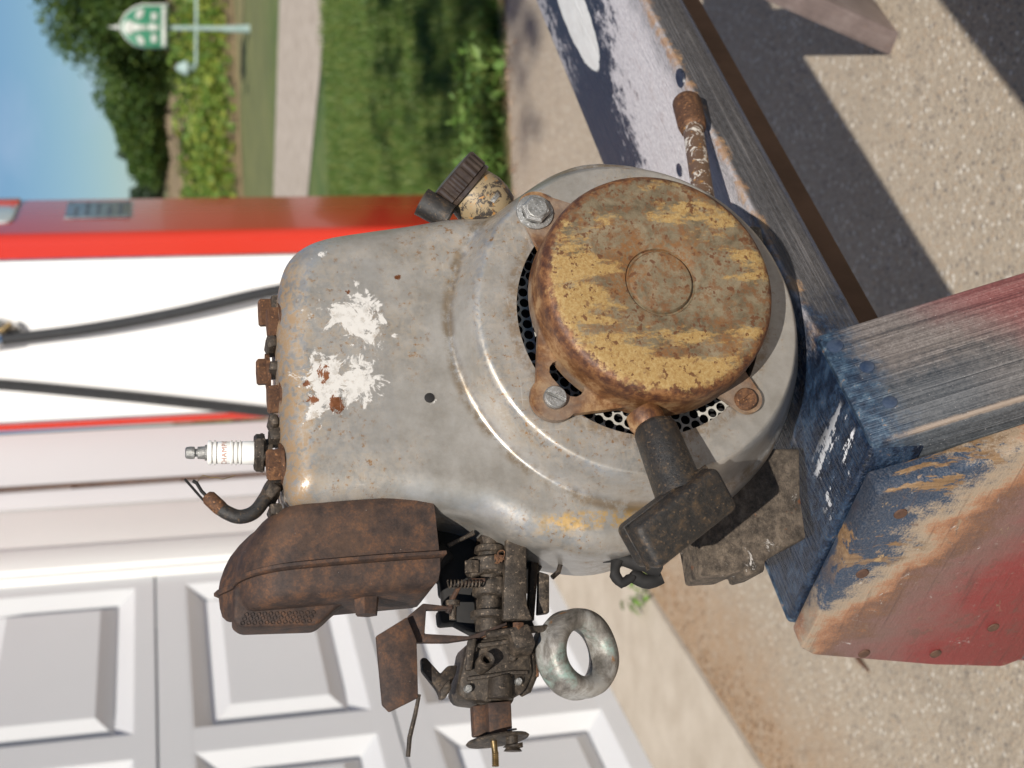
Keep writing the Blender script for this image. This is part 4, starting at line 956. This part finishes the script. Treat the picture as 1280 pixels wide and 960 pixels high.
# outlet box with punched louvres on the cover
bm = bmesh.new(); bm_prism(bm, lp([(292, 735), (300, 728), (430, 726), (452, 738), (440, 748), (420, 760), (408, 772), (396, 781), (302, 784), (291, 776)], .060), Vector((0, .030, 0)), .004, 3); ob = fin(bm, 'outlet_box', MAT['muffler'], muf)
for r_ in range(3):
    for i in range(12):
        q = L(303 + i * 7.6 + r_ * 2.5, 779 - r_ * 5.4 - i * .25, .0597); bm = bmesh.new(); bm_lathe(bm, [(.0012, -.0002), (.0010, .0010), (0, .0012)], q, AY, 8); fin(bm, 'louvre_hole', MAT['black'], muf)
bm = bmesh.new(); bm_tube(bm, [L(458, 735, .05), L(458, 769, .05)], [.0085, .0068], 6); fin(bm, 'outlet_stub', MAT['muffler'], muf)

# carburettor and linkage
carb = empty('carburettor', (0, 0, 0)); carb.parent = eng
G, G2 = MAT['grime'], MAT['grime2']
CD = .060
def cpr(name, pts, d0, d1, mat=G2, bev=.0012, parent=carb, jit=0): 
    o = prism_px(name, pts, d0, d1, mat, parent, bev)
    if jit: jitter(o, jit, d0 * 1000 + pts[0][0], 120)
    return o
def ctube(name, pts, r, mat=G2, n=12, parent=carb):
    bm = bmesh.new(); bm_tube(bm, [L(*p) for p in pts], [px(k) for k in r] if isinstance(r, (list, tuple)) else px(r), n); return fin(bm, name, mat, parent)
cpr('carburettor_body', [(583, 804), (632, 790), (662, 792), (667, 842), (655, 866), (636, 874), (610, 878), (578, 874), (571, 862), (576, 842)], .052, .088, G2, .003)
cpr('inlet_block', [(598, 700), (628, 694), (630, 800), (606, 806), (600, 770)], .062, .09, G2, .003, jit=.0015)
cpr('inlet_flange', [(584, 708), (598, 700), (628, 700), (628, 718), (608, 714), (590, 722)], .050, .062, G2, .002, jit=.001)
cpr('inlet_flange', [(602, 722), (628, 718), (630, 742), (606, 742)], .052, .066, G2, .002, jit=.001)
cpr('shade_backing', [(545, 645), (640, 655), (760, 690), (742, 694), (690, 700), (660, 690), (640, 800), (600, 800), (585, 760), (552, 742)], .094, .110, MAT['black'], .002)  # added black sheet, stands in for the dark depth behind the carburettor
cpr('shade_block', [(540, 640), (640, 650), (690, 690), (640, 775), (610, 800), (556, 770)], .080, .096, MAT['black'], .003, jit=.002)  # added black block, shadow behind the linkage given as a solid
cpr('governor_bracket', [(600, 668), (640, 652), (640, 690), (622, 694), (606, 684)], .058, .075, G, .002, jit=.0015)
ctube('governor_pin', [(560, 682, .055), (583, 671, .055), (592, 666, .055)], [2.6, 2.6, 3.4], G2)
cpr('cover_bar', [(633, 671), (640, 668), (658, 671), (659, 756), (666, 774), (629, 775), (630, 730)], .045, .051, G2, .0012)
cpr('link_bar', [(674, 714), (687, 718), (687, 766), (672, 768)], .060, .066, G2, .001)
cpr('link_bar', [(664, 690), (674, 700), (668, 776), (660, 770)], .075, .082, G, .001)
cpr('lever_frame', [(529, 754), (566, 758), (566, 762), (533, 762), (531, 792), (586, 795), (612, 786), (634, 777), (634, 781), (600, 797), (560, 803), (520, 803), (509, 771)], .048, .054, MAT['muffler'], .0008)
ctube('throttle_lever', [(608, 794, .046), (640, 789, .046), (676, 786, .047), (690, 784, .05)], [4.5, 4.8, 4.2, 4.0], G2)
cpr('lever_drop', [(585, 800), (596, 797), (590, 838), (582, 838)], .046, .050, G2, .001)
cpr('air_vane', [(470, 795), (509, 771), (521, 800), (523, 872), (487, 890), (478, 881)], .042, .046, MAT['muffler'], .0008)
ctube('vane_wire', [(524, 868, .044), (519, 893, .044), (512, 922, .044), (510, 946, .044)], [2.2, 2.6, 2.8, 2.6], G2, 8)
cpr('choke_arm', [(527, 822), (533, 822), (551, 842), (560, 832), (572, 831), (570, 842), (562, 860), (552, 874), (547, 862), (528, 838)], .056, .064, G, .001)
cpr('choke_foot', [(551, 862), (562, 848), (565, 860), (556, 874), (550, 873)], .050, .058, G2, .001)
bm = bmesh.new(); bm_lathe(bm, [(px(5), -.002), (px(5), -.008), (px(8.5), -.009), (px(9.5), -.006), (px(9.5), .012), (0, .012)], L(603, 831, .050), Vector((-.25, 1, .2)), 24); fin(bm, 'boss', G2, carb)
bm = bmesh.new(); bm_lathe(bm, [(0, 0), (px(5.2), 0)], L(603, 831, .0465), Vector((-.25, 1, .2)), 16); fin(bm, 'boss_hole', MAT['rustbolt'], carb)
bm = bmesh.new(); bm_box(bm, L(650, 802, .047), (.0145, .016, .0135), Matrix.Rotation(.3, 3, 'Z') @ Matrix.Rotation(-.15, 3, 'Y'), .002, 2); fin(bm, 'hex_plug', G2, carb)
ctube('float_chamber', [(660, 808, .062), (662, 820, .060), (662, 842, .060), (656, 862, .062), (650, 868, .064)], [6, 10, 10.5, 8, 4], G2, 18)
ctube('jet_housing', [(624, 846, .052), (625, 850, .052), (625, 870, .052), (625, 874, .052)], [13, 14.5, 14.5, 16], G2, 24)
cpr('float_seat', [(590, 868), (645, 866), (641, 880), (600, 882)], .058, .082, G2, .002)
cpr('needle_housing', [(610, 878), (639, 876), (641, 921), (612, 922)], .050, .066, MAT['muffler'], .001)
cpr('needle_guide', [(591, 882), (610, 880), (611, 921), (593, 920)], .058, .068, MAT['muffler'], .001)
bm = bmesh.new(); bm_lathe(bm, [(0, -px(2)), (px(36), -px(2)), (px(38), 0), (px(36), px(2)), (0, px(2))], L(622, 925, .056), Vector((1, .1, .02)), 28); fin(bm, 'lever_disc', G2, carb)
ctube('needle_stem', [(617, 926, .053), (619, 942, .053), (620, 958, .053)], [4, 3.6, 3.4], MAT['brass'], 12)
bm = bmesh.new(); a_ = L(619, 940, .053); bm_lathe(bm, [v for i in range(8) for v in ((px(4.4), px(i * 2.2)), (px(3.5), px(i * 2.2 + 1.1)))], a_, (L(620, 985, .053) - a_), 12); fin(bm, 'needle_thread', MAT['brass'], carb, 20)
ctube('stop_screw', [(640, 918, .046), (640, 930, .046), (641, 931, .046), (641, 934, .046), (641, 935, .046), (641, 939, .046)], [7, 7, 12, 12, 8, 11], G2, 14)
cpr('pin_stack', [(668, 830), (674, 830), (674, 846), (670, 846)], .056, .062, MAT['rustbolt'], .0006)
for (x, y, d, s_, sd2) in ((545, 700, .080, 26, 1), (560, 700, .09, 40, 3), (650, 780, .078, 24, 6), (685, 690, .084, 22, 8), (720, 690, .088, 20, 9), (590, 690, .092, 34, 10), (560, 772, .09, 20, 11)):
    bm = bmesh.new(); bm_box(bm, L(x, y, d), (px(s_) * 1.3, .018, px(s_)), Matrix.Rotation(sd2, 3, 'Y'), .002); fin(bm, 'casting_lump', MAT['black'], carb)
def turned(name, x, rows, d, mat=G2, n=28, skew=0.0):
    a = L(x, rows[0][0], d); ax_ = (L(x + skew, rows[-1][0], d) - a).normalized(); bm = bmesh.new(); pr_ = [(0, 0)]
    for (y, r_) in rows: pr_.append((px(r_, d), px(y - rows[0][0], d)))
    pr_.append((0, pr_[-1][1])); bm_lathe(bm, pr_, a, ax_, n); return fin(bm, name, mat, carb, 35)
turned('intake_pipe', 612, [(668, 9), (682, 10), (683, 17), (690, 18), (691, 14), (697, 14), (698, 24), (700, 26), (714, 26), (716, 23), (718, 15), (724, 15), (725, 20), (740, 20), (742, 13), (758, 13), (759, 22), (766, 22), (768, 16), (800, 17)], .062)
turned('clamp_nut', 590, [(702, 9), (716, 9)], .052, G2, 6); turned('clamp_nut', 648, [(779, 7), (790, 7)], .044, MAT['rustbolt'], 6)
turned('pivot_stud', 566, [(744, 4), (750, 4), (750.5, 8), (756, 8), (757, 4), (772, 4)], .052, G2)
def coil(name, x0, x1, y, r, turns, wire, d, mat):
    pts = []
    for i in range(turns * 10 + 1):
        t = i / (turns * 10); a = t * turns * 2 * math.pi; b = L(x0 + (x1 - x0) * t, y, d); pts.append(b + Vector((0, math.sin(a) * px(r), math.cos(a) * px(r))) if abs(x1 - x0) < 1 else b + Vector((math.cos(a) * px(r), math.sin(a) * px(r), 0)))
    bm = bmesh.new(); bm_tube(bm, pts, px(wire), 6); return fin(bm, name, mat, carb)
coil('governor_spring', 560, 600, 730, 4.5, 9, 1.1, .048, G2)
ctube('leaf_strip', [(560, 766, .05), (566, 748, .05), (574, 733, .05), (588, 726, .05), (606, 725, .05)], [3.5, 3.2, 3, 3, 2.5], MAT['muffler'], 8)
for (x, y, r_, d) in ((585, 861, 5, .0505), (640, 822, 5, .0505), (648, 852, 4.5, .0505), (592, 812, 4.5, .0505)):
    q = L(x, y, d); bm = bmesh.new(); bm_lathe(bm, [(px(r_), .004), (px(r_), -.0012), (px(r_ * .8), -.0020), (0, -.0021)], q, AY, 16); bm_box(bm, q + Vector((0, -.0021, 0)), (px(r_ * 1.6), .0006, px(1.3)), Matrix.Rotation(x, 3, 'Y')); fin(bm, 'cover_screw', MAT['steel'] if y > 830 else G2, carb, 35)
for (y0, y1) in ((806, 812), (846, 851)): cpr('casting_rib', [(584, y0), (640, y0 - 8), (660, y0 - 8), (660, y1 - 8), (640, y1 - 8), (584, y1)], .0495, .0525, G2, .0008)
cpr('gasket', [(600, 790), (634, 782), (636, 788), (602, 797)], .050, .086, MAT['rustbolt'], .0005)
coil('stop_spring', 640.2, 640.2, 912, 5, 1, 1, .046, MAT['steel'])
ctube('bent_rod', [(690, 722, .07), (698, 715, .07), (702, 700, .07), (705, 688, .07)], 3.2, G, 8)
# red-brown wisps of lint
for k in range(4):
    random.seed(40 + k); bm = bmesh.new(); p = [(622 + random.uniform(-4, 10), 694 + random.uniform(-6, 12)) for _ in range(6)]; bm_tube(bm, spline([L(x, y, .045) for x, y in p], 4), px(.7), 5); fin(bm, 'lint', MAT['rustbolt'], carb)
# velocity ring
rc = L(726, 816, .052); tocam = (RZI @ (CAM - ENG_LOC) - rc).normalized()
ra = (tocam * .80 + (L(760, 808, .052) - rc).normalized() * .58).normalized()
bm = bmesh.new(); bm_lathe(bm, [(.0150, -.0075), (.0138, -.001), (.0150, .0045), (.0185, .0075), (.0225, .0078), (.0262, .0050), (.0272, 0), (.0268, -.005), (.0275, -.0075), (.0258, -.0115), (.0200, -.0125), (.0165, -.0110), (.0150, -.0075)], rc, ra, 64)
o = fin(bm, 'intake_ring', MAT['ring'], carb, 60); jitter(o, .0009, 3, 45)
ctube('ring_neck', [(668, 800, .066), (690, 808, .062), (702, 812, .060)], [12, 16, 18], MAT['ring'], 18)
# oily rubber lump below the shroud lip
bm = bmesh.new()
bm_tube(bm, spline([L(700, 688, .06), L(740, 692, .055), L(772, 696, .05), L(800, 705, .045), L(826, 712, .045)], 5), px(9), 10); bm_tube(bm, spline([L(772, 700, .048), L(768, 716, .048), L(776, 728, .048), L(790, 722, .048)], 4), px(6.5), 10); bm_tube(bm, spline([L(788, 716, .05), L(806, 726, .05), L(826, 722, .05)], 4), px(9), 10)
o = fin(bm, 'oily_bracket', MAT['black'], eng); jitter(o, .0018, 6, 160)

# crankcase and mounting foot
bm = bmesh.new(); bm_lathe(bm, [(0, .076), (.084, .076), (.088, .082), (.086, .15), (.06, .165), (0, .165)], Vector((CC.x, 0, CC.z + .006)), AY, 40); fin(bm, 'crankcase', MAT['alu'], eng)
zf = .0015
foot = [L(x, y, .045) for x, y in ((880, 560), (1000, 560), (1001, 617), (1008, 672), (984, 684), (958, 700), (956, 715), (934, 720), (932, 711), (913, 719), (877, 720), (872, 690), (862, 640))]
mz = min(p.z for p in foot); 
foot = [Vector((p.x, p.y, max(p.z, zf))) for p in foot]
bm = bmesh.new(); bm_prism(bm, foot, Vector((0, .032, 0)), .004, 2); o = fin(bm, 'mounting_foot', MAT['foot'] if 'foot' in MAT else MAT['alu'], eng); jitter(o, .0006, 4, 150)
bm = bmesh.new(); bm_box(bm, Vector((CC.x + .02, .10, .016)), (.13, .10, .029), None, .004); fin(bm, 'base_casting', MAT['alu'], eng)
# drain pipe with coupling lying over the plank
pd_ = .075
p0, p1, p2, p3 = L(880, 250, pd_ - .01), L(866, 160, pd_ + .028), L(864, 155, pd_ + .03), L(858, 127, pd_ + .042)
lo = min(p0.z, p3.z) 
bm = bmesh.new(); bm_tube(bm, [p0.lerp(p1, -.5), p0, p1], px(14, .1), 20); dp = fin(bm, 'drain_pipe', MAT['pipe'], eng)
dv = (p3 - p1).normalized(); ln = (p3 - p1).length
bm = bmesh.new(); bm_lathe(bm, [(px(14), -.003), (px(17.5, .1), -.001), (px(19.5, .1), .005), (px(20, .1), ln - .002), (px(18, .1), ln), (px(12, .1), ln + .0006), (px(11), ln - .004), (0, ln - .004)], p1, dv, 22); fin(bm, 'pipe_coupling', MAT['rustbolt'], dp)
print('pipe z', p0.z, p1.z, p3.z, 'foot min', mz)
